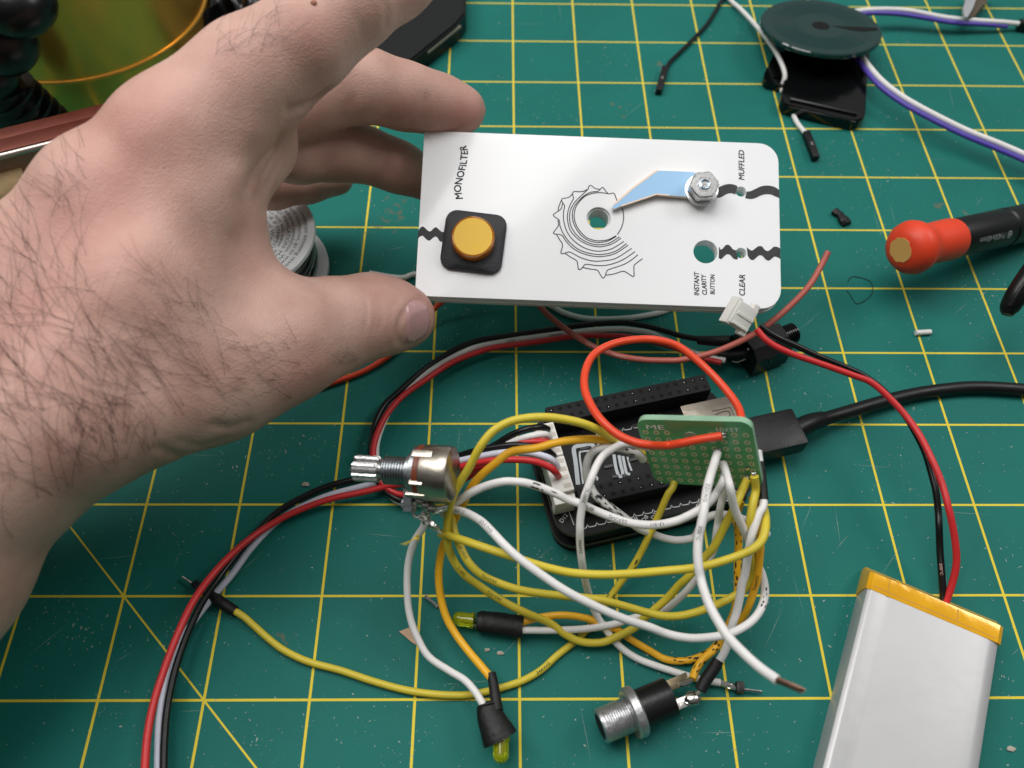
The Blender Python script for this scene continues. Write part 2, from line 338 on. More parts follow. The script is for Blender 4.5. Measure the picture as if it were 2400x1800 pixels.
C = np.array([p for p in (hit(v.x, v.y)[0] for v in spl([(x, y, 0) for x, y in nail_px], 5)) if p is not None]); Nn = vnorm(HV, HF)
near = np.where((np.abs(HV - C.mean(0)) < 20).all(1))[0]; D2 = ((HV[near][:, None] - C[None]) ** 2).sum(-1).min(1)
HV[near] -= Nn[near] * (.3 * np.exp(-D2 / .9 ** 2) - .2 * np.exp(-(np.sqrt(D2) - 1.6) ** 2 / .8))[:, None]
bvh = BVHTree.FromPolygons(HV.tolist(), HF.tolist()); Nn = vnorm(HV, HF)
def skin_mat():
    m = mat('skin', (204, 158, 143), .5, sss=.10, sssr=(1, .45, .3), ssss=.002, spec=.4)
    n = m.node_tree; b = n.nodes['Principled BSDF']; L = n.links.new; t = n.nodes.new('ShaderNodeTexCoord')
    at_ = n.nodes.new('ShaderNodeAttribute'); at_.attribute_name = 'flush'
    def noise(sc_, det=5): x = n.nodes.new('ShaderNodeTexNoise'); x.inputs['Scale'].default_value = sc_; x.inputs['Detail'].default_value = det; L(t.outputs['Object'], x.inputs['Vector']); return x.outputs['Fac']
    a = n.nodes.new('ShaderNodeMix'); a.data_type = 'RGBA'; a.inputs['A'].default_value = (*lin((188, 148, 134)), 1); a.inputs['B'].default_value = (*lin((209, 172, 158)), 1)
    r_ = n.nodes.new('ShaderNodeMapRange'); r_.inputs['From Min'].default_value = .35; r_.inputs['From Max'].default_value = .65; L(noise(70, 8), r_.inputs['Value']); L(r_.outputs[0], a.inputs['Factor'])
    c = n.nodes.new('ShaderNodeMix'); c.data_type = 'RGBA'; L(a.outputs['Result'], c.inputs['A']); c.inputs['B'].default_value = (*lin((196, 122, 112)), 1); L(at_.outputs['Fac'], c.inputs['Factor'])
    L(c.outputs['Result'], b.inputs['Base Color'])
    v = n.nodes.new('ShaderNodeTexVoronoi'); v.inputs['Scale'].default_value = 2400; L(t.outputs['Object'], v.inputs['Vector'])
    ad = n.nodes.new('ShaderNodeMath'); ad.operation = 'ADD'; L(v.outputs['Distance'], ad.inputs[0]); L(noise(500, 6), ad.inputs[1])
    bp = n.nodes.new('ShaderNodeBump'); bp.inputs['Strength'].default_value = .42; bp.inputs['Distance'].default_value = .0002; L(ad.outputs[0], bp.inputs['Height']); L(bp.outputs[0], b.inputs['Normal'])
    return m
hand_org = Vector(HV.mean(0)); hand_org.z = HV[:, 2].min()
me = bpy.data.meshes.new('hand'); me.from_pydata(((HV - np.array(hand_org)) * MM).tolist(), [], HF.tolist()); me.update(); me.polygons.foreach_set('use_smooth', [True] * len(me.polygons))
hand = bpy.data.objects.new('person', me); sc.collection.objects.link(hand); hand.location = hand_org * MM; me.materials.append(skin_mat())
tag(hand, 'bare left hand and hairy forearm holding the white panel at its left edge', 'person')
fl = np.zeros(len(HV))
for px, py, r, a in ((330, 270, 13, .3), (735, 85, 8, .22), (1095, 275, 8, .5), (975, 455, 9, .45), (1000, 700, 9, .28), (905, 730, 9, .2), (600, 600, 5, .18), (250, 1090, 10, .25), (60, 700, 22, .25), (700, 880, 7, .3), (930, 250, 7, .25), (640, 460, 9, .25), (830, 430, 9, .3), (540, 130, 10, .15), (980, 20, 9, .35), (215, 480, 14, .2)):
    p = hit(px, py)[0]
    if p is not None: fl += a * np.exp(-((HV - np.array(p)) ** 2).sum(1) / r ** 2)
at_ = me.attributes.new('flush', 'FLOAT', 'POINT'); at_.data.foreach_set('value', np.clip(fl, 0, .8).astype(np.float32))
# nail: a thin curved plate on the thumb
def inpoly(x, y, P):
    c = False
    for i in range(len(P)):
        (x1, y1), (x2, y2) = P[i], P[i - 1]
        if (y1 > y) != (y2 > y) and x < (x2 - x1) * (y - y1) / (y2 - y1) + x1: c = not c
    return c
B = BM(); p0_, n0_ = hit(975, 757); a_ = (atD(1010, 757, 216) - atD(975, 760, 214.5)).normalized(); a_ = (a_ - n0_ * a_.dot(n0_)).normalized(); b_ = n0_.cross(a_); rings = []
for k in range(9):
    f_ = k / 8; rg = []
    for i in range(36):
        an = 2 * math.pi * i / 36; cs, sn = math.cos(an), math.sin(an); q_ = (abs(cs) ** 3.2 + abs(sn) ** 3.2) ** (-1 / 3.2)
        s_, t_ = (cs * q_ * (5.6 if cs > 0 else 4.4) + .5) * f_, sn * q_ * 5.7 * f_
        if cs > 0: s_ -= 1.3 * f_ * (t_ / 5.7) ** 2
        P_ = p0_ + a_ * s_ + b_ * t_ - n0_ * (t_ * t_ * .055 + max(0, s_) ** 2 * .035)
        q2, n2, _, _ = bvh.find_nearest(P_); rg.append(B.b.verts.new(q2 + n2 * (.40 + .14 * max(0, s_) * .5 if k < 8 else -.25)))
    rings.append(rg)
for a, c in zip(rings, rings[1:]):
    for i in range(len(a)): j = (i + 1) % len(a); B.b.faces.new((a[i], a[j], c[j], c[i]))
bmesh.ops.remove_doubles(B.b, verts=B.b.verts[:], dist=1e-3)
make('thumbnail', B, mat('nail', (196, 154, 154), .25, sss=.15, ssss=.002, coat=.3, bump=.1, bscale=600), hand, ang=3)
B = BM(); p, n_ = hit(735, 6); B.blob(p, 1, (.7, .7, .35)); make('mole', B, mat('mole', (142, 88, 62), .5), hand)
# hair
def strand(B, px, py, ang, ln, r, curl=.5, lift=.5):
    p, n_ = hit(px, py)
    if p is None: return
    pts = []; x, y = px, py; a = ang; st = ln / 6
    for k in range(7):
        q, nq = hit(x, y)
        if q is None: q, nq = pts[-1] + Vector((0, 0, .2)), n_
        else: q = q + nq * (.02 + lift * math.sin(math.pi * min(1, k / 6 + .08)) + .12 * k * lift)
        pts.append(q); a += curl * random.uniform(.3, 1.) / 6; d = 175; x += math.cos(a) * st * FPX / d; y += math.sin(a) * st * FPX / d
    B.tube(pts, [r, r, r * .9, r * .7, r * .5, r * .25], seg=3, cap=False, samp=2)
B = BM(); random.seed(11)
def region(poly, n, ang, spread, ln, r=.075, curl=1.2, lift=.6):
    xs = [p[0] for p in poly]; ys = [p[1] for p in poly]; c = 0
    while c < n:
        x, y = random.uniform(min(xs), max(xs)), random.uniform(min(ys), max(ys))
        if not inpoly(x, y, poly): continue
        c += 1; strand(B, x, y, math.radians(ang + random.gauss(0, spread)), ln * random.uniform(.6, 1.35), r * random.uniform(.7, 1.2), curl * random.choice((-1, 1)) * random.uniform(.2, 1), lift * random.uniform(.5, 1.4))
region([(0, 700), (120, 700), (330, 900), (260, 1120), (60, 1200), (0, 1350)], 100, 235, 24, 19, .041, 1.8)
region([(0, 520), (140, 440), (260, 640), (260, 800), (0, 760)], 46, 240, 20, 17, .036, 1.5)
region([(240, 700), (420, 760), (560, 860), (520, 960), (330, 1010), (230, 950)], 80, 212, 17, 13, .039, 1.)
region([(520, 800), (700, 800), (790, 870), (700, 930), (520, 1000)], 66, 195, 22, 7.5, .036, 1.)
region([(150, 330), (200, 330), (230, 520), (120, 520)], 20, 250, 22, 9, .034)
region([(505, 60), (640, 40), (690, 110), (560, 160), (500, 130)], 34, -40, 28, 8, .032)
region([(140, 1000), (400, 1000), (330, 1090), (160, 1130)], 52, 255, 24, 11, .038)
region([(330, 620), (520, 700), (560, 790), (420, 760)], 26, 222, 15, 9, .034)
region([(800, 820), (850, 815), (860, 840), (800, 862)], 12, 190, 25, 4, .035)
make('hair', B, mat('arm hair', (58, 38, 30), .5), hand, smooth=False, kind='stuff')
# ---------------------------------------------------------------- white two-layer panel held in the hand
PC = Vector((22.705, -7.528, 40)); PR = Euler((0.387, 0.006, -0.036), 'XYZ').to_matrix(); EX, EY, EZ = PR.col[0].copy(), PR.col[1].copy(), PR.col[2].copy()
PW, PH = 100.34, 48.28
def on(px, py, lift=0.):                # pixel to a point on (or above) the panel's face
    d = ray(px, py); t = ((PC + EZ * lift) - CAM).dot(EZ) / d.dot(EZ); return CAM + d * t
def crop(x, y, c): return c[0] + x * c[2], c[1] + y * c[2]
def uv(P): q = P - PC; return q.dot(EX), q.dot(EY)
def P3(u, v, z=0.): return PC + EX * u + EY * v + EZ * z
def circ(c, r, n=40): u, v = uv(c); return [P3(u + r * math.cos(2 * math.pi * i / n), v + r * math.sin(2 * math.pi * i / n)) for i in range(n)]
def rrect(w_, h_, rs, n=8):             # radii tl,tr,br,bl
    out = []
    for (sx, sy, r, a0) in ((-1, 1, rs[0], 180), (1, 1, rs[1], 90), (1, -1, rs[2], 0), (-1, -1, rs[3], -90)):
        for k in range(n + 1 if r > .05 else 1):
            a = math.radians(a0 - 90 * k / n) if r > .05 else 0
            out.append((sx * (w_ / 2 - r) + r * math.cos(a), sy * (h_ / 2 - r) + r * math.sin(a)) if r > .05 else (sx * w_ / 2, sy * h_ / 2))
    return out
ACR = mat('white acrylic', (242, 244, 246), .14, sss=.15, sssr=(1, 1, 1), ssss=.002, coat=.2)
panel = empty('control_panel', PC, 'white acrylic panel reading MONOFILTER, held between thumb and fingers', 'panel')
cA, cB = (960, 290, 440 / 2212), (1260, 400, 300 / 1778); cC = (1400, 340, 460 / 1908)
gear_c = on(1403, 512); big_c = on(1653.5, 590); s1 = on(1736.5, 449); s2 = on(1736.5, 593)
holes = [circ(gear_c, 3.35), circ(big_c, 3.35), circ(s1, 1.5), circ(s2, 1.5)]
out = [P3(u, v) for u, v in rrect(PW, PH, (.4, 5.6, 5.6, .4))]
B = BM(); B.prism(out, EZ * -2.5, holes); make('top_layer', B, ACR, panel)
out2 = [P3(u + .15, v - .55, -2.75) for u, v in rrect(PW, PH - .2, (.4, 5.6, 5.6, .4))]
B = BM(); B.prism(out2, EZ * -1.9, [[p - EZ * 2.75 + (EX * .3 + EY * .1) for p in hl] for hl in holes]); make('bottom_layer', B, ACR, panel)
B = BM(); ring_o = circ(gear_c, 3.3); ring_i = circ(gear_c, 2.85)
B.prism([p - EZ * .9 for p in ring_o], EZ * -5.5, [[p - EZ * .9 for p in ring_i]]); make('bushing', B, mat('clear rim', (214, 216, 214), .1, coat=.5), panel)
ENG = mat('engraved ink', (24, 25, 27), .55, bump=.3, bscale=2000)
def eng(B, pts, c, wd=.27): ribbon(B, [on(*crop(x, y, c), .03) for x, y in pts], wd, EZ, 6)
B = BM()
for pts in ([(1090, 905), (980, 958), (850, 975), (740, 955), (650, 905), (560, 800), (515, 690), (510, 590), (545, 480), (640, 370), (740, 322), (850, 305), (930, 312), (1000, 322), (1040, 312), (1065, 320), (1085, 365), (1110, 430), (1165, 505), (1190, 580), (1193, 680), (1165, 790), (1108, 890)],
            [(985, 322), (950, 290), (915, 240), (895, 236), (865, 265), (830, 288), (740, 300), (650, 345), (560, 430), (500, 520), (482, 620), (505, 740), (580, 870), (680, 955), (780, 990), (860, 997), (980, 975), (1095, 912)],
            [(860, 258), (800, 248), (760, 215), (728, 205), (710, 225), (695, 262), (620, 335), (520, 435), (460, 540), (445, 640), (460, 760), (530, 880), (640, 970), (760, 1018), (870, 1030), (1000, 1005), (1138, 918)],
            [(690, 262), (640, 285), (580, 293), (510, 290), (490, 310), (488, 345), (497, 390), (450, 480), (418, 590), (418, 700), (455, 830), (540, 930), (660, 1010), (790, 1050), (900, 1055), (1040, 1015), (1158, 938)],
            [(485, 320), (455, 355), (420, 375), (350, 388), (333, 405), (345, 440), (375, 490), (360, 580), (362, 690), (400, 830), (480, 950), (600, 1045), (720, 1098), (860, 1118), (1030, 1085), (1200, 983)],
            [(330, 412), (295, 500), (285, 555)], [(350, 450), (325, 530), (290, 560), (230, 600), (220, 620), (235, 640), (300, 690), (312, 770), (360, 880), (450, 1000), (590, 1105), (760, 1155), (900, 1163), (1080, 1120), (1237, 1012)],
            [(283, 685), (290, 755), (265, 800), (225, 855), (230, 878), (300, 885), (345, 905), (385, 965), (470, 1060), (600, 1140), (760, 1185), (900, 1192), (1080, 1150), (1258, 1035)],
            [(265, 890), (300, 950), (338, 1005), (345, 1050), (325, 1130), (335, 1155), (390, 1142), (440, 1130), (490, 1150), (600, 1208), (740, 1250), (880, 1255), (1080, 1220), (1308, 1080)],
            [(385, 1150), (450, 1195), (535, 1245), (555, 1285), (565, 1360), (585, 1375), (620, 1350), (655, 1308), (700, 1302), (850, 1320), (1000, 1305), (1180, 1240), (1353, 1125)],
            [(630, 1345), (720, 1365), (815, 1378), (845, 1400), (890, 1475), (915, 1492), (940, 1460), (960, 1400), (1000, 1370), (1180, 1310), (1290, 1250), (1393, 1168)],
            [(950, 1452), (1060, 1435), (1150, 1405), (1200, 1398), (1260, 1430), (1320, 1468), (1340, 1455), (1338, 1380), (1340, 1325), (1360, 1295), (1458, 1222)]): eng(B, pts, cB)
make('spiral_drawing', B, ENG, panel, smooth=False)
def lettering(s, size, px0, px1, shear=0, nm='lettering', m=INK):   # from first to last pixel of the baseline, fitted
    a, b = on(*px0, .03), on(*px1, .03); V, F = text_verts(s, size, shear); wd = max(v.x for v in V); ex = (b - a).normalized(); ey = EZ.cross(ex); sx = (b - a).length / wd
    B = BM()
    for q, (dx, dy) in enumerate(((0, 0), (.07, 0), (0, .07), (.07, .07))): put_text(B, s, size, lambda x, y: a + ex * (x + dx) + ey * (y + dy) + EZ * (.008 * q), shear, sx)
    return make(nm, B, m, panel, smooth=False)
lettering('MONOFILTER', 3.0, crop(630, 890, cA), crop(672, 255, cA)) if False else None
B = BM(); V, F = text_verts('MONOFILTER', 3.1)     # the word bends to and fro along its baseline
base = spl([on(*crop(x, y, cA), .03) for x, y in ((632, 892), (610, 790), (615, 710), (640, 620), (655, 550), (672, 490), (682, 400), (690, 335), (668, 258))], 12)
cum = [0]
for a, b in zip(base, base[1:]): cum.append(cum[-1] + (b - a).length)
wd = max(v.x for v in V)
def onbase(x, y):
    s_ = x / wd * cum[-1]; i = min(len(cum) - 2, max(0, next((k for k in range(len(cum) - 1) if cum[k + 1] >= s_), len(cum) - 2)))
    t = (base[i + 1] - base[i]).normalized(); return base[i] + t * (s_ - cum[i]) + EZ.cross((t * .35 + EY * .65).normalized()) * y * .92
for q, (dx, dy) in enumerate(((0, 0), (.12, 0), (0, .12), (.12, .12), (.06, .06))):
    vs = [B.b.verts.new(onbase(v.x + dx, v.y + dy) + EZ * (.008 * q)) for v in V]
    for f in F: B.b.faces.new([vs[i] for i in f])
make('lettering', B, ENG, panel, smooth=False)
for s_, sz, a, b, sh in (('MUFFLED', 2.25, (1430, 345), (1428, 52), .15), ('CLEAR', 2.25, (1436, 1472), (1436, 1262), .15), ('INSTANT', 1.95, (990, 1466), (990, 1234), .12), ('CLARITY', 1.85, (1068, 1462), (1056, 1258), .2), ('BUTTON', 1.75, (1142, 1455), (1142, 1262), .05)):
    lettering(s_, sz, crop(*a, cC), crop(*b, cC), sh, m=ENG)
CHAN = mat('dark inlay', (44, 45, 48), .5, bump=.6, bscale=500, var=.25)
def inlay(top, bot, c):
    B = BM(); T = spl([on(*crop(x, y, c), .04) for x, y in top], 6); Bo = spl([on(*crop(x, y, c), .04) for x, y in bot], 6)
    N_ = max(len(T), len(Bo)); f = lambda L, i: L[int(round(i / (N_ - 1) * (len(L) - 1)))]
    vt = [B.b.verts.new(f(T, i)) for i in range(N_)]; vb = [B.b.verts.new(f(Bo, i)) for i in range(N_)]
    for i in range(N_ - 1): B.b.faces.new((vt[i], vb[i], vb[i + 1], vt[i + 1]))
    make('wavy_inlay', B, CHAN, panel, smooth=False)
inlay([(103, 1262), (130, 1222), (160, 1212), (195, 1240), (225, 1266), (255, 1262), (285, 1230), (315, 1220), (350, 1250), (385, 1275), (415, 1275)], [(90, 1370), (120, 1332), (155, 1320), (190, 1355), (230, 1378), (265, 1355), (300, 1330), (330, 1345), (350, 1378), (370, 1390), (400, 1388)], cA)
inlay([(1140, 432), (1190, 405), (1240, 385), (1290, 378), (1340, 388), (1362, 405), (1345, 440)], [(1080, 505), (1140, 512), (1200, 508), (1250, 480), (1290, 468), (1325, 474), (1345, 482)], cC)
inlay([(1452, 452), (1490, 447), (1540, 425), (1590, 402), (1650, 393), (1710, 402), (1745, 420), (1768, 436)], [(1436, 515), (1480, 524), (1530, 518), (1590, 490), (1640, 478), (1690, 482), (1740, 503), (1770, 515)], cC)
inlay([(1183, 985), (1200, 1015), (1225, 1000), (1245, 975), (1272, 968), (1300, 990), (1318, 1012), (1345, 1022)], [(1180, 1098), (1205, 1108), (1235, 1080), (1262, 1062), (1290, 1068), (1320, 1100), (1345, 1112), (1368, 1108)], cC)
inlay([(1452, 990), (1475, 1012), (1505, 1025), (1535, 1005), (1565, 984), (1600, 985), (1625, 1015), (1655, 1030), (1685, 1015), (1710, 992), (1740, 988), (1777, 1002)], [(1462, 1075), (1485, 1108), (1515, 1118), (1545, 1095), (1575, 1072), (1605, 1078), (1635, 1110), (1665, 1124), (1695, 1105), (1720, 1085), (1745, 1088), (1779, 1106)], cC)
# square push button
bc = on(1110, 566, 1.2); ub, vb_ = uv(bc); yaw = math.radians(-5)
def R2(u, v, z): return P3(ub + u * math.cos(yaw) - v * math.sin(yaw), vb_ + u * math.sin(yaw) + v * math.cos(yaw), z)
B = BM(); L0 = rrect(17.0, 17.0, (3.2,) * 4, 6); L1_ = rrect(16.6, 16.6, (3.1,) * 4, 6); L2_ = rrect(14.2, 14.2, (5.2,) * 4, 6); lv = [(L0, .05), (L0, 1.2), (L1_, 1.6), (L2_, 2.3)]
rs = [[B.b.verts.new(R2(u, v, z)) for u, v in L] for L, z in lv]
for a, c in zip(rs, rs[1:]):
    for i in range(len(a)): j = (i + 1) % len(a); B.b.faces.new((a[i], a[j], c[j], c[i]))
B.b.faces.new(rs[-1]); B.b.faces.new(rs[0][::-1])
btn = make('push_button', B, mat('button housing', (46, 48, 52), .55, bump=.5, bscale=1800, var=.25), panel)
bx = R2(0, 0.0, 0); tx = bx + EZ
B = BM(); B.lathe(bx, tx, [(2.3, 5.95), (4.6, 5.95), (5.3, 5.7), (5.35, 5.5), (5.2, 5.2)]); make('button_rim', B, mat('amber plastic', (226, 138, 20), .12, trans=.45, coat=.4), btn)
B = BM(); B.lathe(bx, tx, [(4.9, 5.25), (5.38, 5.25)]); make('button_face', B, mat('yellow button face', (240, 194, 66), .5, var=.05), btn)
# pointer arm, nut and screw
c = cC; loop = [on(*crop(x, y, c), 1.9) for x, y in ((148, 600), (165, 575), (330, 430), (545, 270), (585, 247), (930, 262), (1010, 300), (1060, 400), (1000, 505), (905, 505), (700, 488), (575, 477), (230, 592), (175, 618), (150, 616))]
B = BM(); B.prism(loop, EZ * -1.5)
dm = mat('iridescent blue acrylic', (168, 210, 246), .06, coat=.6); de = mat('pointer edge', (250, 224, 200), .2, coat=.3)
for f in B.b.faces: f.normal_update(); f.material_index = 0 if abs(f.normal.dot(EZ)) > .8 else 1
ptr = make('pointer', B, [dm, de], panel, smooth=False)
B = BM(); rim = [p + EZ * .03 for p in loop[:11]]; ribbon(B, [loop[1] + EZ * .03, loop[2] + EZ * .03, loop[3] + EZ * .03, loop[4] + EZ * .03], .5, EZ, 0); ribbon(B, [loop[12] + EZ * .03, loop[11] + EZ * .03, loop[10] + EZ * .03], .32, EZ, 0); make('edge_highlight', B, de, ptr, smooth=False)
nc = on(1643.5, 446, 1.9); nb = nc; nt_ = nc + EZ
B = BM(); B.lathe(nb, nt_, [(0, 4.6), (.5, 4.6), (.6, 4.3)]); make('washer', B, CHR, panel)
B = BM(); hexa = [nc + EX * 4.35 * math.cos(math.radians(60 * i + 8)) + EY * 4.35 * math.sin(math.radians(60 * i + 8)) + EZ * .62 for i in range(6)]; B.prism([p + EZ * 3.4 for p in hexa], EZ * -3.4)
es = [e_ for e_ in B.b.edges]; bmesh.ops.bevel(B.b, geom=es, offset=.35, segments=3, affect='EDGES'); make('hex_nut', B, CHR, panel, ang=.4)
B = BM(); B.lathe(nb + EZ * 4.0, nb + EZ * 5, [(0, 3.55), (.08, 3.45), (.08, 2.2), (-.3, 1.95), (-.3, .01)]); make('nut_face', B, mat('nut face', (190, 190, 190), .3, 1, bump=.2, bscale=1500), panel)
B = BM(); B.lathe(nb + EZ * 3.6, nb + EZ * 5, [(0, 1.6), (.5, 1.55), (.6, 1.3), (.3, .6), (.3, .01)], 24); make('screw_end', B, mat('screw steel', (170, 190, 205), .2, 1, bump=.5, bscale=1500), panel)
# ---------------------------------------------------------------- single board computer with shield
BA = math.radians(13.7); UX = Vector((math.cos(BA), math.sin(BA), 0)); UY = Vector((-math.sin(BA), math.cos(BA), 0)); BO = at(1278, 955, 19); BO.z = 0; UZ = Vector((0, 0, 1))
def L(u, v, z): return BO + UX * u + UY * v + UZ * z
PCB = mat('black solder mask', (9, 10, 12), .45, spec=.25, var=.3, bump=.15, bscale=700); HDR = mat('header plastic', (26, 26, 28), .6, bump=.2, bscale=1500, spec=.25); HOL = mat('socket hole', (3, 3, 3), .9)
NYL = mat('white nylon', (222, 220, 214), .45, sss=.1, ssss=.001, var=.04); EDG = mat('board edge', (96, 92, 78), .7)
board = empty('circuit_board', L(22, -17, 0), 'black single board computer with header rows, under the wires', 'circuit board')
def pcb(z0, z1, du=0, nm='lower_board'):
    lp = [L(22.2 + u, -17.2 + v, z1) for u, v in rrect(55 - du, 35.6 - du, (6,) * 4, 7)]
    B = BM(); B.prism(lp, Vector((0, 0, z0 - z1))); 
    for f in B.b.faces: f.normal_update(); f.material_index = 0 if abs(f.normal.z) > .5 else 1
    return make(nm, B, [PCB, EDG], board, smooth=False)
pcb(4.0, 5.5); pcb(10.6, 12.0, .6, 'upper_board')
B = BM(); lp = [L(22.2 + u, -17.2 + v, 3.99) for u, v in rrect(54, 34.6, (6,) * 4, 7)]; B.prism(lp, Vector((0, 0, -3.99))); make('bottom_header', B, HDR, board, smooth=False)
def header(u0, v0, n, z0, z1, nm='header'):
    B = BM(); B.box(L(u0, v0 - 5.1, z0), UX * (n * 2.54), UY * 5.1, UZ * (z1 - z0), .15); hh = make(nm, B, HDR, board)
    B = BM()
    for i in range(n):
        for j in range(2):
            c = L(u0 + 1.27 + i * 2.54, v0 - 1.27 - j * 2.54, z1 + .04); B.flat([c + UX * (.52 * a) + UY * (.52 * b) for a, b in ((-1, -1), (1, -1), (1, 1), (-1, 1))])
    make('sockets', B, HOL, hh, smooth=False)
    B = BM(); random.seed(n)
    for i in range(n):
        for j in range(2):
            if random.random() < .45: B.blob(L(u0 + 1.27 + i * 2.54 + random.uniform(-.2, .2), v0 - 1.27 - j * 2.54, z1 + .05), .13, (1, 1, .4), sub=1)
    make('contacts', B, CHR, hh)
header(0, 0, 18, 12.05, 19); header(1.5, -24.2, 17, 12.05, 18.2)
B = BM()
for i in (0, 1):
    B.box(L(-.2, 0, 5.5), UX * 45.7, UY * -4.5, UZ * 5.1); break
B.box(L(-.2, -30, 5.5), UX * 45.7, UY * -4.5, UZ * 5.1); make('stacking_rail', B, HDR, board, smooth=False)
for k in range(2):                      # two white wire-to-board sockets
    v1 = -5.2 - k * 10.2; B = BM(); o = L(-4.6, v1 - 9.9, 12.05); B.box(o, UX * 5.3, UY * 9.9, UZ * 8, .25)
    if k == 1: B.box(L(-4.9, v1 - 12.3, 12.05), UX * 5.6, UY * 2.3, UZ * 6.5, .25)
    j = make('wire_socket', B, NYL, board)
    B = BM()
    for q in range(4): B.box(L(-1.7, v1 - 9.0 + q * 2.35, 20.06), UX * 2.0, UY * 1.2, UZ * .05)
    make('slot', B, mat('socket shade', (196, 190, 180), .8), j, smooth=False)
B = BM(); B.box(L(36, -20.5, 12.05), UX * 14.2, UY * 13.1, UZ * 5.6, .3); ua = make('usb_socket', B, mat('nickel shell', (150, 142, 130), .36, 1, bump=.3, bscale=500), board)
B = BM()
for vv in (-12.6, -17.6):
    ribbon(B, [L(44, vv + 1.6, 17.7), L(49.2, vv + 1.6, 17.7), L(49.2, vv - 1.8, 17.7), L(43.2, vv - 1.8, 17.7)], .25, UZ, 0); ribbon(B, [L(44.3, vv + .3, 17.7), L(46.6, vv + .8, 17.7), L(48.2, vv + .5, 17.7), L(48.2, vv - .8, 17.7), L(46.4, vv - 1., 17.7), L(44.3, vv - .7, 17.7)], .28, UZ, 3)
make('spring_leaf', B, mat('shell seam', (70, 60, 50), .5, .6), ua, smooth=False)
def onb(x, y, c, z=12.06): return at(*crop(x, y, c), z)
m1 = (1250, 860, 550 / 2122); k6 = (1240, 1100, 400 / 2212); k1 = (1240, 850, 400 / 2212); k2 = (1500, 950, 400 / 2212)
B = BM()
for v in (-8.3, -33.0):                 # saw-tooth silkscreen lines
    pts = []
    for i in range(17):
        u = 1.2 + i * 2.54; pts += [L(u, v, 12.07), L(u + 1.0, v, 12.07), L(u + 1.55, v + .75, 12.07), L(u + 1.8, v + .1, 12.07)]
    ribbon(B, pts, .22, UZ, 0)
ribbon(B, [L(-1, -24.6, 12.07), L(-.6, -31.5, 12.07)], .2, UZ, 0)
make('silkscreen', B, SLK, board, smooth=False)
B = BM(); c = k1                        # board emblem: nested round-cornered strokes
for pts, wd in (([(635, 1580), (605, 1300), (580, 1130), (610, 1085), (690, 1075), (780, 1055), (830, 1075), (845, 1130)], 1.15), ([(700, 1570), (680, 1400), (655, 1180), (690, 1150), (790, 1140)], .5), ([(880, 1060), (930, 1085), (1010, 1075)], .9),
                ([(1100, 1190), (1120, 1330), (1150, 1440), (1185, 1480), (1215, 1440), (1190, 1330), (1165, 1200)], .85), ([(1215, 1210), (1240, 1330), (1265, 1430), (1310, 1445)], .75), ([(1275, 1220), (1300, 1320), (1330, 1400)], .5), ([(850, 1470), (885, 1490), (880, 1525)], .45)):
    ribbon(B, [onb(x, y, c, 12.1) for x, y in pts], wd, UZ, 5)
make('board_emblem', B, mat('emblem print', (176, 182, 186), .45), board, smooth=False)
B = BM()
for s_, a, b, z, sz in (('D12', (430, 700), (505, 600), 12.07, 1.6), ('D9', (1375, 715), (1425, 635), 12.07, 1.6), ('D8', (1500, 690), (1555, 610), 12.07, 1.6), ('D7', (1620, 660), (1670, 585), 12.07, 1.6), ('36', (470, 845), (545, 830), 5.6, 1.3), ('A2', (1160, 810), (1255, 790), 5.6, 1.6)):
    o = onb(*a, k6, z); ex = (onb(*b, k6, z) - o).normalized(); plane_text(B, s_, sz, o, ex, UZ.cross(ex))
for s_, a, b, z, sz in (('D5', (765, 1335), (820, 1260), 12.07, 1.6), ('D2', (1130, 1250), (1160, 1190), 12.07, 1.6), ('C', (965, 1350), (990, 1300), 5.6, 1.6)):
    o = onb(*a, k2, z); ex = (onb(*b, k2, z) - o).normalized(); plane_text(B, s_, sz, o, ex, UZ.cross(ex))
make('lettering', B, SLK, board, smooth=False)
random.seed(3); B = BM()
for i in range(26):
    u, v = random.uniform(4, 34), random.uniform(-22, -6); B.box(L(u, v, 12.02), UX * random.choice((1, 1.6, 2.4)), UY * .8, UZ * .5)
make('chips', B, mat('component', (26, 26, 28), .3, var=.5), board, smooth=False)
B = BM(); B.blob(L(45.5, -3.2, 12.5), 1.0, (1.2, .8, .7), .3); make('solder_bump', B, SIL, board)
# ---------------------------------------------------------------- usb plug and its cable
plug = empty('usb_cable', L(60, -17.5, 0), 'thick black cable with a flat plug in the black circuit board', 'cable')
B = BM(); B.box(L(50.5, -23.2, 4.0), UX * 19.2, UY * 11.6, UZ * 6.6, 1.1); make('plug_body', B, PLB, plug)
B = BM(); B.box(L(48.6, -21.6, 5.6), UX * 2.2, UY * 8.4, UZ * 2.8, .5); make('plug_tip', B, CHR, plug)
cp = [L(69, -17.3, 7)] + [at(x, y, z) for x, y, z in ((1900, 991, 6.8), (1928, 983, 6), (1998, 962, 4.6), (2070, 941, 3.4), (2142, 924, 2.4), (2215, 913, 2), (2290, 908, 2), (2400, 914, 2), (2520, 930, 2), (2700, 975, 2))]
B = BM(); B.tube(cp, 1.95, 16); make('cable', B, PLB, plug)
B = BM(); B.tube([cp[0] - UX * .4, cp[1], cp[2]], [2.9, 2.8, 2.6, 2.4], 20); make('strain_relief', B, PLB, plug)
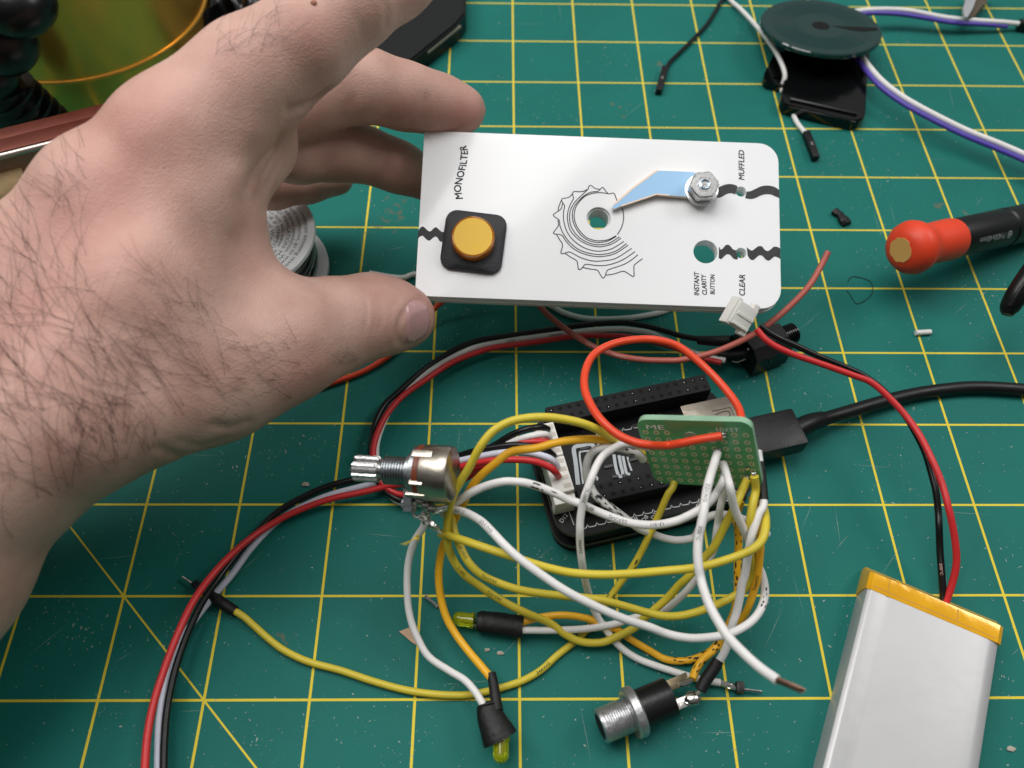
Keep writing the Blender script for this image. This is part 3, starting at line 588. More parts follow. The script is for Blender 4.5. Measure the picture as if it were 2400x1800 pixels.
# ---------------------------------------------------------------- upright perfboard standing on its wires
tl, tr, br, bl = Vector((26.3, -73.9, 44.3)), Vector((49.3, -80.3, 54.7)), Vector((56.6, -87.0, 34.5)), Vector((33.5, -80.6, 24.1))
GX = ((tr - tl) + (br - bl)).normalized(); GW = ((tr - tl).length + (br - bl).length) / 2; gy = ((bl - tl) + (br - tr)); GY = (gy - GX * gy.dot(GX)).normalized(); GH = gy.length / 2; GN = GY.cross(GX).normalized()
if GN.dot(CAM - tl) < 0: GN = -GN
GC = (tl + tr + br + bl) / 4
def G(u, v, w_=0.): return GC + GX * (u - GW / 2) + GY * (v - GH / 2) + GN * w_
perf = empty('perfboard', G(GW / 2, GH), 'small green perfboard standing on edge over the black circuit board', 'perfboard')
PG = mat('green solder mask', (86, 166, 108), .3, coat=.2, var=.12, vscale=120, sss=.1, ssss=.001)
lp = [G(GW / 2 + u, GH / 2 + v, 0) for u, v in rrect(GW, GH, (2.6,) * 4, 6)]
B = BM(); B.prism(lp, -GN * 1.6)
for f in B.b.faces: f.normal_update(); f.material_index = 0 if abs(f.normal.dot(GN)) > .5 else 1
make('board_sheet', B, [PG, mat('fibreglass edge', (140, 178, 150), .7, bump=.6, bscale=1500, var=.3)], perf, smooth=False)
PAD = mat('tinned pad', (196, 204, 158), .4, .1, var=.2); n = 0; B = BM(); Bh = BM(); u0 = (GW - 9 * 2.54) / 2; v0 = 4.2
nr = int((GH - 4.4) / 2.3)
for j in range(nr + 1):
    for i in range(10):
        u, v = u0 + 2.54 * i, v0 + j * (GH - 5.8) / nr
        if j == 0 and i in (3, 4, 5, 7) or (j == 1 and i in (4, 5)): continue
        B.b.faces.new([B.b.verts.new(G(u + .74 * math.cos(a), v + .74 * math.sin(a), .05)) for a in [2 * math.pi * k / 12 for k in range(12)]])
        Bh.b.faces.new([Bh.b.verts.new(G(u + .3 * math.cos(a), v + .3 * math.sin(a), .09)) for a in [2 * math.pi * k / 10 for k in range(10)]])
make('pads', B, PAD, perf, smooth=False); make('pad_holes', Bh, mat('pad hole', (112, 132, 84), .6), perf, smooth=False)
B = BM(); B.lathe(G(u0 + 4.1 * 2.54, v0 + 1.3), G(u0 + 4.1 * 2.54, v0 + 1.3, 1), [(0, 1.75), (.12, 1.7), (.12, .6), (.02, .5)], 24); make('mounting_pad', B, mat('worn pad', (158, 164, 142), .5, .4, bump=.8, bscale=700, var=.3), perf)
B = BM(); plane_text(B, 'ME', 2.1, G(u0 + .3, v0 - 1.1, .12), GX, -GY, sx=1.7); plane_text(B, '101ST', 1.7, G(u0 + 6.4 * 2.54, v0 - 1.1, .12), GX, -GY, sx=1.25); make('lettering', B, mat('white print', (250, 252, 250), .5, spec=.2), perf, smooth=False)
def gat(px, py, off=.0): d = ray(px, py); return CAM + d * ((GC + GN * off - CAM).dot(GN) / d.dot(GN))
def solder(px, py, D, r, nm='solder_joint', par=None, sc3=(1, 1, 1)): B = BM(); B.blob(gat(px, py, .3), r * .85, sc3, .35); return make(nm, B, SIL, par or perf)
for px, py, D, r in ((1697, 1020, 181, .9), (1683, 1056, 186, .9), (1692, 1082, 188, .8), (1750, 1098, 191, .8), (1752, 1120, 193, .9), (1768, 1112, 192, 1.0)): solder(px, py, D, r, sc3=(1, .8, 1.3))
# ---------------------------------------------------------------- potentiometer
ps, pe = atD(832, 1097, 186), atD(1072, 1112, 181); pa = (pe - ps).normalized(); pe2 = ps + pa * 24
pot = empty('potentiometer', ps.lerp(pe2, .7), 'silver rotary potentiometer with a knurled split shaft pointing left', 'potentiometer'); K = 1 / (FPX / 185)
ln = [v * K for v in (0, 62, 76, 134, 150, 176, 240)]
B = BM(); up = Vector((0, 0, 1)); sx_ = pa.cross(up).normalized(); sy_ = sx_.cross(pa).normalized(); N_ = 56; rings = []
for hh in (0, .3, ln[1] - .5, ln[1]):
    rg = []
    for i in range(N_):
        a = 2 * math.pi * i / N_; r = (3.02 if i % 4 < 2 else 2.62) * (.93 if hh in (0, ln[1]) else 1)
        if abs(math.cos(a - .35)) < .13 and hh < ln[1] - .6 or (abs(math.cos(a - .35)) < .13 and hh == ln[1] - .5): r = 1.2
        rg.append(B.b.verts.new(ps + pa * hh + (sx_ * math.cos(a) + sy_ * math.sin(a)) * r))
    rings.append(rg)
for a, c in zip(rings, rings[1:]):
    for i in range(N_): j = (i + 1) % N_; B.b.faces.new((a[i], a[j], c[j], c[i]))
B.b.faces.new(rings[0][::-1]); B.b.faces.new(rings[-1]); make('knurled_shaft', B, mat('cast aluminium', (215, 215, 215), .3, 1, bump=.6, bscale=900, var=.1), pot, smooth=False)
B = BM(); B.lathe(ps, pe2, [(ln[1] - .3, 1.9), (ln[2], 1.9)]); make('shaft_neck', B, CHR, pot)
B = BM(); pr = [(ln[2] - .5, 2.4), (ln[2], 3.0)]; x = ln[2]
while x < ln[3]: pr += [(x + .1, 3.3), (x + .28, 3.3), (x + .42, 2.95), (x + .56, 2.95)]; x += .66
B.lathe(ps, pe2, pr + [(ln[3], 3.4)]); make('threaded_bushing', B, ZNC, pot)
B = BM(); B.lathe(ps, pe2, [(ln[3], 3.6), (ln[3] + .1, 4.2), (ln[4], 4.3), (ln[4] + .01, 6.0), (ln[4] + 1., 6.05)]); make('front_plate', B, ZNC, pot)
B = BM(); B.lathe(ps, pe2, [(ln[4] + 1., 6.2), (ln[5] - .2, 6.2)]); B.box(ps + pa * (ln[4] + 1.) - sx_ * 4.5 - up * 9.5, sx_ * 9, up * 6, pa * 1.4); make('phenolic_board', B, mat('phenolic', (112, 52, 30), .4, var=.2), pot)
B = BM(); B.lathe(ps, pe2, [(ln[5] - .3, 6.2), (ln[5], 6.35), (ln[6] - .6, 6.35), (ln[6] - .15, 6.15), (ln[6], 5.8), (ln[6] + .05, .1)], 48)
B.box(ps + pa * (ln[3] + 1) - sx_ * 3.4 + up * 5.6 - sx_ * -1, sx_ * 1.6, up * .8, pa * 4.5, .1); B.box(ps + pa * (ln[4] - .2) - sx_ * -3.8 + up * 3.8, sx_ * 1.3, up * .7, pa * 3, .1)
B.box(ps + pa * (ln[3] + .6) - sx_ * -5.6 + up * 0., sx_ * .8, up * 1.6, pa * 4.4, .1); make('metal_can', B, mat('can steel', (180, 172, 160), .3, 1, bump=.4, bscale=300, var=.15), pot)
fr = (atD(990, 1180, 184) - atD(990, 1110, 184)).normalized()
B = BM(); B.box(atD(945, 1145, 183), (atD(963, 1145, 183) - atD(945, 1145, 183)), fr * 5.2, GN * -1.0); B.box(atD(940, 1177, 183), (atD(962, 1180, 183) - atD(940, 1177, 183)), fr * 1.2, GN * -1.2); make('bracket_leg', B, ZNC, pot, smooth=False)
for q, (x0, y0) in enumerate(((984, 1168), (997, 1178), (1012, 1186))):
    B = BM(); B.tube([atD(x0 - 2, y0 - 10, 184), atD(x0, y0 + 6, 183), atD(x0 - 2, y0 + 20, 183)], [.8, 1.1, .6], 8); make('lug', B, SIL, pot)
B = BM(); random.seed(9)
for pts in ([(975, 1183), (968, 1203), (975, 1212), (985, 1209), (992, 1198)], [(990, 1212), (1005, 1200), (1022, 1200), (1038, 1196), (1048, 1192)], [(982, 1216), (1000, 1222), (1012, 1232), (1024, 1244), (1034, 1250)], [(992, 1205), (1002, 1218), (1010, 1228), (1026, 1238)], [(996, 1203), (1010, 1196), (1030, 1190), (1050, 1186)]):
    B.tube([atD(x, y, 184) for x, y in pts], .42, 8)
for x, y, r in ((1000, 1222, 1.), (1012, 1230, 1.0), (1022, 1236, .8), (1002, 1206, .8)): B.blob(atD(x, y, 183.5), r, (1, 1, 1), .5)
make('soldered_leads', B, SIL, pot)
# ---------------------------------------------------------------- wires
def W(pts):
    return [(gat(x, y, z - 300) if z >= 290 else atD(x, y, z) if z > 100 else at(x, y, z)) for x, y, z in pts]
WR = .97
def wire(pts, m, label, parent=None, r=WR, nm='wire', group=None, cat='wire', seg=14):
    P = W(pts); B = BM(); B.tube(P, r, seg, samp=8); return make(nm, B, m, parent, label=label if not parent or label else None, cat=None if parent else cat, group=group), P
def print_on(par, P, items, r=WR, size=1.0, m=INK, facing=None):   # small type stamped along a wire: (text, start fraction, flip)
    S_ = spl(P, 10); cum = [0]
    for a, b in zip(S_, S_[1:]): cum.append(cum[-1] + (b - a).length)
    B = BM()
    for txt, f0, flip in items:
        V, F = text_verts(txt, size)
        if not V: continue
        s0 = f0 * cum[-1]; hh = size * .35
        def fn(v):
            x = v.x * 1.25; s_ = s0 - x if flip else s0 + x; i = max(0, min(len(cum) - 2, int(np.searchsorted(cum, s_)) - 1)); t = (S_[i + 1] - S_[i]).normalized(); c = S_[i] + t * (s_ - cum[i])
            vw = (CAM - c).normalized(); vw = (vw - t * vw.dot(t)).normalized(); sd = t.cross(vw).normalized(); y = (v.y - hh) * (1 if flip else 1) * (1 if not flip else 1)
            a = y / r; sd = -sd if flip else sd
            return c + (vw * math.cos(a) - sd * math.sin(a) * (1 if True else 1)) * (r + .025)
        vs = [B.b.verts.new(fn(v)) for v in V]
        for f in F:
            try: B.b.faces.new([vs[i] for i in f])
            except ValueError: pass
    make('lettering', B, m, par, smooth=False)
def marks(par, P, fr, r=WR, n=14, seed=1, m=None):    # scuffs of black marker on the wire
    random.seed(seed); S_ = spl(P, 12); B = BM()
    for _ in range(n):
        i = int(random.uniform(*fr) * (len(S_) - 2)); t = (S_[i + 1] - S_[i]).normalized(); vw = (CAM - S_[i]).normalized(); vw = (vw - t * vw.dot(t)).normalized(); sd = t.cross(vw); a0 = random.uniform(-1.1, 1.1); ln_ = random.uniform(.5, 1.8); da = random.uniform(.12, .4)
        q = [B.b.verts.new(S_[i] + t * (ln_ * a) + (vw * math.cos(a0 + da * b) + sd * math.sin(a0 + da * b)) * (r + .03)) for a, b in ((0, 0), (.5, -.3), (1, .1), (.9, .7), (.4, 1), (.1, .6))]
        B.b.faces.new(q)
    make('marker_stain', B, INK, par, smooth=False)
g_y = 'yellow wires of the tangle'; g_w = 'white wires of the tangle'
# yellow
o, P = wire([(1752, 1122, 301), (1737, 1154, 36), (1722, 1189, 35), (1699, 1232, 31), (1674, 1280, 27), (1651, 1307, 24), (1613, 1352, 20), (1591, 1372, 17), (1562, 1404, 13), (1509, 1450, 8), (1487, 1471, 6), (1444, 1493, 4), (1408, 1506, 3), (1361, 1504, 3), (1324, 1486, 4), (1288, 1460, 5), (1234, 1437, 8), (1180, 1410, 10), (1125, 1374, 13), (1086, 1345, 17), (1060, 1308, 21), (1049, 1272, 25), (1048, 1236, 28), (1051, 1200, 31), (1060, 1165, 35), (1078, 1130, 38), (1100, 1095, 41), (1125, 1048, 45), (1154, 1012, 47), (1191, 990, 48), (1234, 980, 49), (1281, 978, 49), (1324, 983, 48), (1364, 992, 47), (1397, 1005, 45), (1429, 1023, 42), (1470, 1046, 36), (1520, 1075, 29)], YEL, 'yellow wire with the highest arch over the black board, stamped 24AWG 200°C', group=g_y)
print_on(o, P, [('24AWG', .46, False), ('200°C', .525, False)])
o, P = wire([(1768, 1116, 301), (1771, 1149, 36), (1763, 1187, 35), (1758, 1225, 33), (1757, 1270, 28), (1763, 1317, 24), (1764, 1336, 22), (1761, 1357, 20), (1748, 1377, 18), (1727, 1393, 17), (1700, 1408, 16), (1667, 1422, 16), (1631, 1435, 15), (1595, 1443, 14), (1558, 1444, 14), (1522, 1437, 14), (1486, 1427, 15), (1451, 1417, 16), (1415, 1408, 17), (1379, 1402, 17), (1324, 1397, 17), (1270, 1391, 18), (1216, 1382, 19), (1162, 1364, 20), (1125, 1345, 22), (1097, 1316, 24), (1078, 1280, 25), (1066, 1250, 25), (1058, 1215, 26), (1042, 1196, 29)], YEL, 'x', group=g_y)
o['label'] = 'yellow wire sagging between the two other curved yellow ones, stamped 24AWG 200°C'
print_on(o, P, [('24AWG', .80, False), ('200°C', .88, False)])
o, P = wire([(1031, 1250, 26), (1082, 1265, 29), (1125, 1280, 31), (1180, 1298, 32), (1234, 1316, 32), (1288, 1332, 31), (1343, 1343, 30), (1415, 1347, 30), (1487, 1344, 30), (1558, 1338, 30), (1613, 1333, 31), (1658, 1325, 31), (1703, 1312, 32), (1739, 1299, 33), (1767, 1285, 34), (1785, 1267, 34), (1793, 1245, 34), (1795, 1222, 33), (1792, 1198, 31), (1783, 1172, 29), (1772, 1150, 28)], YEL, 'yellow wire soldered to the potentiometer lugs, curving flat to the far right of the tangle', group=g_y)
o, P = wire([(1584, 1110, 27), (1578, 1140, 26), (1565, 1160, 25), (1545, 1205, 21), (1522, 1254, 17), (1502, 1295, 13), (1480, 1333, 10), (1457, 1362, 7), (1432, 1397, 4), (1400, 1440, 2.2), (1364, 1489, 1), (1306, 1536, 1), (1270, 1569, 1), (1234, 1591, 1), (1198, 1605, 1), (1144, 1620, 1), (1089, 1629, 1), (1017, 1627, 1), (945, 1616, 1), (872, 1596, 1), (800, 1572, 1), (723, 1551, 1), (669, 1526, 1), (633, 1500, 1), (597, 1468, 1.2), (572, 1446, 1.6), (548, 1431, 1.9)], YEL, 'longest yellow wire, lying on the mat with a black sleeve at its far left end', group=g_y, r=.89)
y5 = o; marks(o, P, (.2, .33), n=7, seed=4); print_on(o, P, [('24AWG', .44, True)])
B = BM(); B.tube(W([(551, 1433, 1.9), (530, 1420, 2.1), (505, 1402, 2.1), (490, 1390, 2)]), [1.35, 1.45, 1.4, 1.2], 12); make('sleeve', B, SHR, y5)
B = BM(); B.box(at(452, 1375, .4), Vector((1.6, -1.6, 0)), Vector((-.9, -.9, 0)) * -1.5, UZ * 2.3, .2); B.box(at(470, 1388, .4), Vector((1.2, -1.2, 0)), Vector((1.2, 1.2, 0)), UZ * 2.2, .2); make('pin_block', B, PLB, y5)
B = BM(); B.tube(W([(427, 1352, 1.6), (460, 1374, 1.6), (495, 1395, 1.8)]), .34, 6, spline=False); make('pin', B, SIL, y5)
# golden
o, P = wire([(1540, 1090, 26), (1508, 1066, 30), (1471, 1043, 36), (1439, 1033, 39), (1400, 1030, 41), (1367, 1030, 42), (1330, 1033, 43), (1294, 1040, 43), (1258, 1050, 42), (1198, 1059, 40), (1162, 1085, 38), (1125, 1117, 35), (1104, 1143, 33), (1086, 1179, 29), (1066, 1218, 24), (1050, 1254, 20), (1035, 1290, 16), (1028, 1345, 12), (1033, 1399, 9), (1046, 1446, 7), (1068, 1486, 6), (1097, 1525, 6), (1125, 1558, 6.5), (1150, 1588, 7)], GOLD, 'orange yellow wire arching over the board then down to the LED at the bottom', group='orange yellow wires of the tangle')
marks(o, P, (.08, .12), n=4, seed=8)
o, P = wire([(1222, 1459, 4.2), (1270, 1446, 5), (1324, 1442, 5.5), (1379, 1450, 5), (1415, 1464, 4), (1451, 1478, 3), (1476, 1497, 2), (1523, 1525, 1), (1560, 1545, 1), (1600, 1549, 1.2), (1636, 1541, 2), (1668, 1523, 4), (1703, 1484, 8), (1739, 1449, 12), (1754, 1424, 15), (1768, 1381, 19), (1776, 1350, 22), (1781, 1300, 26), (1782, 1270, 28), (1775, 1210, 29), (1762, 1165, 29)], GOLD, 'orange yellow wire from the sideways LED to the perfboard, blackened in its lower bend', group='orange yellow wires of the tangle', r=.89)
marks(o, P, (.42, .58), n=26, seed=2); print_on(o, P, [('22AWG', .80, True)])
gold3, gP = wire([(1623, 1592, 5.5), (1631, 1570, 5), (1648, 1545, 5), (1673, 1522, 5), (1691, 1500, 6), (1708, 1465, 8), (1722, 1430, 10), (1729, 1381, 13), (1729, 1327, 16), (1731, 1272, 19), (1729, 1236, 22), (1726, 1215, 24), (1735, 1175, 27)], GOLD, 'orange yellow wire hanging straight down from the perfboard to the metal barrel jack', group='orange yellow wires of the tangle')
marks(gold3, gP, (.05, .3), n=10, seed=6); marks(gold3, gP, (.6, .92), n=22, seed=5)
# white
o, P = wire([(1047, 1192, 30), (1087, 1200, 32), (1124, 1219, 34), (1151, 1244, 35), (1180, 1275, 36), (1216, 1308, 36), (1270, 1348, 35), (1324, 1384, 34), (1379, 1413, 32), (1451, 1446, 29), (1522, 1470, 26), (1558, 1484, 24), (1595, 1493, 23), (1631, 1496, 22), (1685, 1491, 20), (1721, 1481, 19), (1757, 1460, 18), (1779, 1435, 18), (1790, 1408, 18), (1793, 1381, 19), (1787, 1350, 21), (1776, 1323, 23), (1768, 1300, 24), (1758, 1275, 26), (1750, 1258, 29), (1739, 1232, 33), (1721, 1190, 38), (1710, 1140, 43), (1701, 1107, 304), (1694, 1086, 301.5)], WHT, 'white wire crossing the tangle diagonally from the potentiometer lug and rounding its lower right', group=g_w)
print_on(o, P, [('22AWG', .08, False), ('200°C', .02, False)]); marks(o, P, (.60, .68), n=7, seed=12)
o, P = wire([(1682, 1060, 302), (1674, 1086, 305), (1663, 1122, 48), (1655, 1158, 48), (1650, 1194, 48), (1643, 1232, 47), (1638, 1254, 46), (1635, 1290, 45), (1637, 1327, 44), (1642, 1354, 43), (1649, 1381, 43), (1662, 1417, 43), (1681, 1453, 44), (1707, 1493, 45), (1745, 1533, 47), (1781, 1565, 48), (1822, 1594, 50)], WHT, 'white wire from the middle of the perfboard to a bare raised copper end', group=g_w)
print_on(o, P, [('22AWG', .2, False), ('200°C', .36, False)], size=1.05)
B = BM(); random.seed(4); a_, b_ = at(1820, 1593, 50), at(1882, 1619, 52)
for k in range(9):
    an = k * 2.4; off = Vector((math.cos(an), math.sin(an) * .7, math.sin(an))) * .42; B.tube([a_ + off, a_.lerp(b_, .5) + off * .9 + Vector((0, 0, .1)), b_ + off * .9 + (b_ - a_) * random.uniform(-.08, .05)], .26, 6)
make('bare_strands', B, mat('copper strands', (176, 140, 122), .3, 1, var=.2), o)
o, P = wire([(1508, 1077, 33), (1493, 1063, 36), (1466, 1053, 38), (1436, 1048, 39), (1403, 1052, 39), (1385, 1065, 37), (1376, 1085, 35), (1374, 1112, 32), (1384, 1139, 29), (1394, 1158, 28), (1412, 1176, 27), (1435, 1192, 26), (1457, 1208, 24), (1479, 1225, 22), (1502, 1241, 19), (1529, 1251, 16), (1556, 1261, 14), (1584, 1266, 13), (1611, 1264, 13), (1629, 1257, 14), (1643, 1232, 18), (1657, 1214, 21), (1680, 1206, 22), (1710, 1208, 22), (1745, 1218, 20), (1778, 1235, 17), (1798, 1252, 14)], WHT, 'white wire forming the inner small loop beside the board emblem, stained black below it', group=g_w)
marks(o, P, (.32, .46), n=30, seed=3); marks(o, P, (.05, .10), n=5, seed=31)
o, P = wire([(1520, 1050, 35), (1490, 1042, 38), (1460, 1041, 40), (1437, 1051, 41), (1413, 1069, 42), (1399, 1090, 42), (1387, 1118, 42), (1377, 1145, 41), (1370, 1165, 40), (1364, 1190, 38), (1360, 1218, 36), (1359, 1245, 34), (1360, 1281, 30), (1364, 1317, 26), (1370, 1353, 20), (1379, 1389, 12), (1393, 1431, 7), (1415, 1468, 4), (1444, 1507, 2), (1487, 1540, 1), (1541, 1562, 1), (1611, 1584, 1), (1648, 1594, 1.2), (1688, 1600, 1.4)], WHT, 'white wire dropping over the board front and ending in a single black header pin', group=g_w, r=.89)
w4 = o; print_on(o, P, [('200°C', .27, True), ('22AWG', .40, True)])
B = BM(); B.tube(W([(1686, 1599, 1.3), (1705, 1606, 1.3), (1726, 1612, 1.3), (1736, 1614, 1.3)]), [.75, .8, .7, .5], 8); B.blob(at(1712, 1608, 1.4), .8, (1.6, 1, .8), .5); make('soldered_tail', B, SIL, w4)
B = BM(); B.box(at(1722, 1626, .3), Vector((1.9, -.2, 0)), Vector((.3, 2.6, 0)), UZ * 2.4, .3); make('pin_block', B, PLB, w4)
B = BM(); B.tube(W([(1738, 1615, 1.4), (1786, 1621, 1.4)]), .32, 6); make('pin', B, SIL, w4)
o, P = wire([(1034, 1205, 28), (1052, 1186, 30), (1076, 1173, 32), (1105, 1154, 35), (1142, 1138, 37), (1180, 1129, 39), (1207, 1129, 39), (1234, 1132, 39), (1270, 1143, 38), (1306, 1158, 37), (1330, 1170, 36), (1367, 1183, 36), (1394, 1196, 35), (1421, 1207, 35), (1448, 1217, 35), (1475, 1225, 35), (1511, 1230, 35), (1547, 1229, 36), (1584, 1221, 36), (1611, 1210, 37), (1640, 1194, 38), (1663, 1176, 39), (1681, 1154, 40), (1695, 1127, 42), (1700, 1108, 301)], WHT, 'white wire running left to right across the front edge of the board, stamped 22AWG', group=g_w)
print_on(o, P, [('80°C', .50, True), ('22AWG', .60, True), ('U-SH', .70, True)]); marks(o, P, (.30, .36), n=9, seed=14)
o, P = wire([(996, 1222, 27), (991, 1237, 26), (970, 1272, 22), (956, 1326, 17), (955, 1399, 12), (963, 1453, 9), (981, 1500, 7), (1006, 1540, 6), (1053, 1572, 6), (1089, 1594, 6.5), (1115, 1623, 7), (1136, 1658, 7.5)], WHT, 'outermost white wire from the potentiometer down to the LED at the bottom', group=g_w, r=.89)
B = BM(); random.seed(5)
for k in range(5): x_ = 980 + random.uniform(-4, 4); y_ = 1250 + k * 4; B.tube([at(x_, y_, 25), at(x_ - 10, y_ + 10 - k * 3, 25.5), at(x_ - 30 - 4 * k, y_ + 30 - 5 * k, 24)], [.12, .1, .04], 4)
make('yellow_shaving', B, YEL, o)
o, P = wire([(1224, 1477, 3.8), (1306, 1477, 4), (1379, 1473, 4.5), (1433, 1464, 5), (1469, 1453, 5.5), (1515, 1440, 6), (1551, 1432, 7), (1580, 1413, 9), (1613, 1381, 12), (1631, 1357, 14), (1661, 1313, 18), (1674, 1285, 20), (1679, 1248, 24), (1683, 1222, 26), (1688, 1190, 30), (1693, 1165, 32), (1700, 1125, 36)], WHT, 'white wire from the sideways LED running up behind the yellow ones to the perfboard', group=g_w, r=.89)
o, P = wire([(1776, 1056, 36), (1780, 1086, 35), (1789, 1168, 34), (1787, 1190, 34), (1778, 1205, 34), (1767, 1239, 33), (1758, 1272, 31), (1752, 1308, 27), (1746, 1345, 24), (1738, 1372, 22), (1734, 1399, 20), (1726, 1435, 17), (1717, 1462, 15), (1708, 1500, 12), (1698, 1528, 10), (1684, 1552, 8)], WHT, 'straight white wire with two black sleeves, joining the perfboard edge to the barrel jack', group=g_w)
w8 = o; B = BM(); B.tube(W([(1780, 1084, 35), (1785, 1125, 34.5), (1789.5, 1172, 34)]), 1.15, 12); make('sleeve', B, SHR, w8)
B = BM(); B.tube(W([(1684, 1547, 8.3), (1672, 1568, 7.6), (1655, 1592, 7), (1641, 1618, 6.5)]), [1.35, 1.5, 1.5, 1.4], 14); make('sleeve', B, SHR, w8)
B = BM(); B.tube(W([(1770, 1060, 36), (1774, 1052, 36.5), (1780, 1053, 36.3), (1778, 1062, 36)]), .3, 6); make('bare_end', B, SIL, w8)
o, P = wire([(1692, 1022, 301.5), (1640, 1030, 302.5), (1600, 1038, 303), (1560, 1044, 303), (1520, 1043, 47), (1480, 1034, 47), (1445, 1017, 47), (1412, 988, 47), (1388, 955, 46), (1371, 915, 45), (1371, 875, 44), (1386, 838, 42), (1415, 815, 41), (1455, 801, 40), (1505, 795, 39), (1545, 798, 39), (1590, 812, 38), (1640, 850, 37), (1690, 900, 37), (1728, 950, 38), (1738, 985, 39), (1738, 1010, 40)], ORG, 'orange red wire bent into a large ring above the black board')
o, P = wire([(865, 640, 2), (908, 648, 1), (945, 651, 1), (972, 643, 1), (1040, 640, 1), (1120, 655, 1), (1200, 676, 1), (1281, 711, 1), (1324, 734, 1), (1379, 747, 1), (1451, 747, 1), (1505, 741, 1), (1560, 728, 1), (1600, 705, 1), (1650, 670, 1)], WHT, 'white wire lying on the mat underneath the white panel', group=g_w, r=.89)
o['group'] = 'wires passing under the panel'
o, P = wire([(700, 922, 1), (723, 915, 1), (800, 890, 1), (854, 869, 1), (901, 841, 1.5), (934, 813, 2), (980, 765, 4), (1021, 720, 6), (1048, 700, 8), (1090, 670, 11), (1130, 655, 14)], ORG, 'orange red wire coming out below the thumb', group='wires passing under the panel', r=.89)
o, P = wire([(1180, 640, 12), (1225, 680, 11), (1263, 716, 10), (1288, 741, 10), (1324, 770, 10), (1361, 795, 11), (1397, 815, 12), (1451, 834, 13), (1505, 843, 14), (1560, 845, 15), (1600, 843, 16), (1672, 826, 18), (1745, 795, 20), (1802, 759, 22), (1853, 716, 24), (1897, 669, 26), (1925, 622, 28), (1941, 590, 30)], BRN, 'dull reddish brown wire curving from under the panel to a cut end at the right', group='wires passing under the panel', r=.89)
print_on(o, P, [('200°C', .3, False), ('24AWG', .37, False)], m=mat('pale print', (214, 170, 160), .6))
# ---------------------------------------------------------------- three-strand cables
ca = empty('three_strand_cable', at(1100, 850, 0), 'black, white and red cable arching from the audio jack to behind the potentiometer', 'cable', 'three-strand cables')
wire([(1652, 797, 7), (1600, 788, 6), (1560, 776, 5), (1523, 766, 4), (1469, 756, 4), (1430, 756, 4), (1379, 760, 4), (1299, 771, 4), (1198, 786, 4), (1125, 797, 4), (1071, 817, 4), (1017, 850, 4), (975, 882, 4), (936, 917, 4), (901, 950, 4), (880, 991, 4), (871, 1034, 4), (870, 1067, 4), (882, 1120, 4), (915, 1160, 3.5), (960, 1172, 4), (1030, 1130, 8), (1080, 1108, 14)], BLK, None, ca, nm='black_strand', r=.88)
o, P = wire([(1700, 845, 5), (1640, 832, 4), (1580, 805, 3.5), (1530, 782, 3.5), (1487, 774, 3.5), (1451, 771, 3.5), (1397, 773, 3.5), (1335, 780, 3.5), (1252, 790, 3.5), (1162, 804, 3.5), (1107, 817, 3.5), (1053, 842, 3.5), (1003, 872, 3.5), (955, 911, 3), (919, 950, 2.5), (897, 995, 2.2), (884, 1035, 2.2), (882, 1070, 2.2), (892, 1120, 2.2), (915, 1160, 2.2), (950, 1178, 2.5), (1030, 1150, 6), (1076, 1095, 12)], WHT, None, ca, nm='white_strand', r=.88)
print_on(o, P, [('22AWG', .34, True), ('U-SH', .42, True)])
wire([(1690, 850, 6), (1640, 838, 5), (1600, 822, 4.5), (1560, 808, 4.5), (1505, 795, 4.5), (1451, 788, 4.5), (1379, 787, 4.5), (1324, 791, 4.5), (1252, 802, 4.5), (1162, 814, 4.5), (1107, 830, 4.5), (1053, 853, 4.8), (999, 889, 5), (945, 927, 5.4), (908, 969, 5.6), (887, 1009, 5.8), (877, 1041, 6), (875, 1070, 6), (886, 1115, 5), (910, 1146, 4.5), (950, 1160, 4.5), (1010, 1150, 8), (1080, 1112, 14), (1125, 1097, 18), (1160, 1090, 20)], RED, None, ca, nm='red_strand', r=.88)
cb = empty('three_strand_cable', at(600, 1250, 0), 'red, black and white cable sweeping from the white sockets down to the lower left corner', 'cable', 'three-strand cables')
wire([(1298, 1068, 20.5), (1285, 1058, 23), (1270, 1052, 24), (1216, 1043, 24), (1162, 1048, 22), (1107, 1059, 19), (1071, 1070, 16), (1020, 1085, 11), (940, 1105, 5), (860, 1118, 2.5), (780, 1136, 2.5), (720, 1160, 2.5), (650, 1200, 2.5), (600, 1250, 3), (555, 1300, 4), (515, 1352, 5.5), (480, 1402, 6), (455, 1450, 6), (430, 1510, 6), (408, 1580, 6), (392, 1660, 6), (385, 1740, 6), (383, 1830, 6)], BLK, None, cb, nm='black_strand', r=.88)
wire([(1306, 1094, 20.5), (1296, 1080, 23), (1277, 1070, 24), (1234, 1060, 24), (1180, 1061, 23), (1125, 1070, 20), (1075, 1081, 17), (1020, 1095, 12), (950, 1115, 7), (890, 1130, 3), (840, 1142, 2), (780, 1158, 2), (730, 1177, 2), (675, 1205, 1.5), (630, 1240, 1.5), (583, 1292, 1.8), (545, 1345, 2), (500, 1398, 2), (462, 1445, 2), (425, 1500, 3), (400, 1560, 4), (385, 1620, 5), (374, 1690, 5.5), (371, 1760, 5.5), (370, 1830, 5.5)], mat('grey white silicone', (205, 208, 222), .42, var=.05), None, cb, nm='white_strand', r=.88)
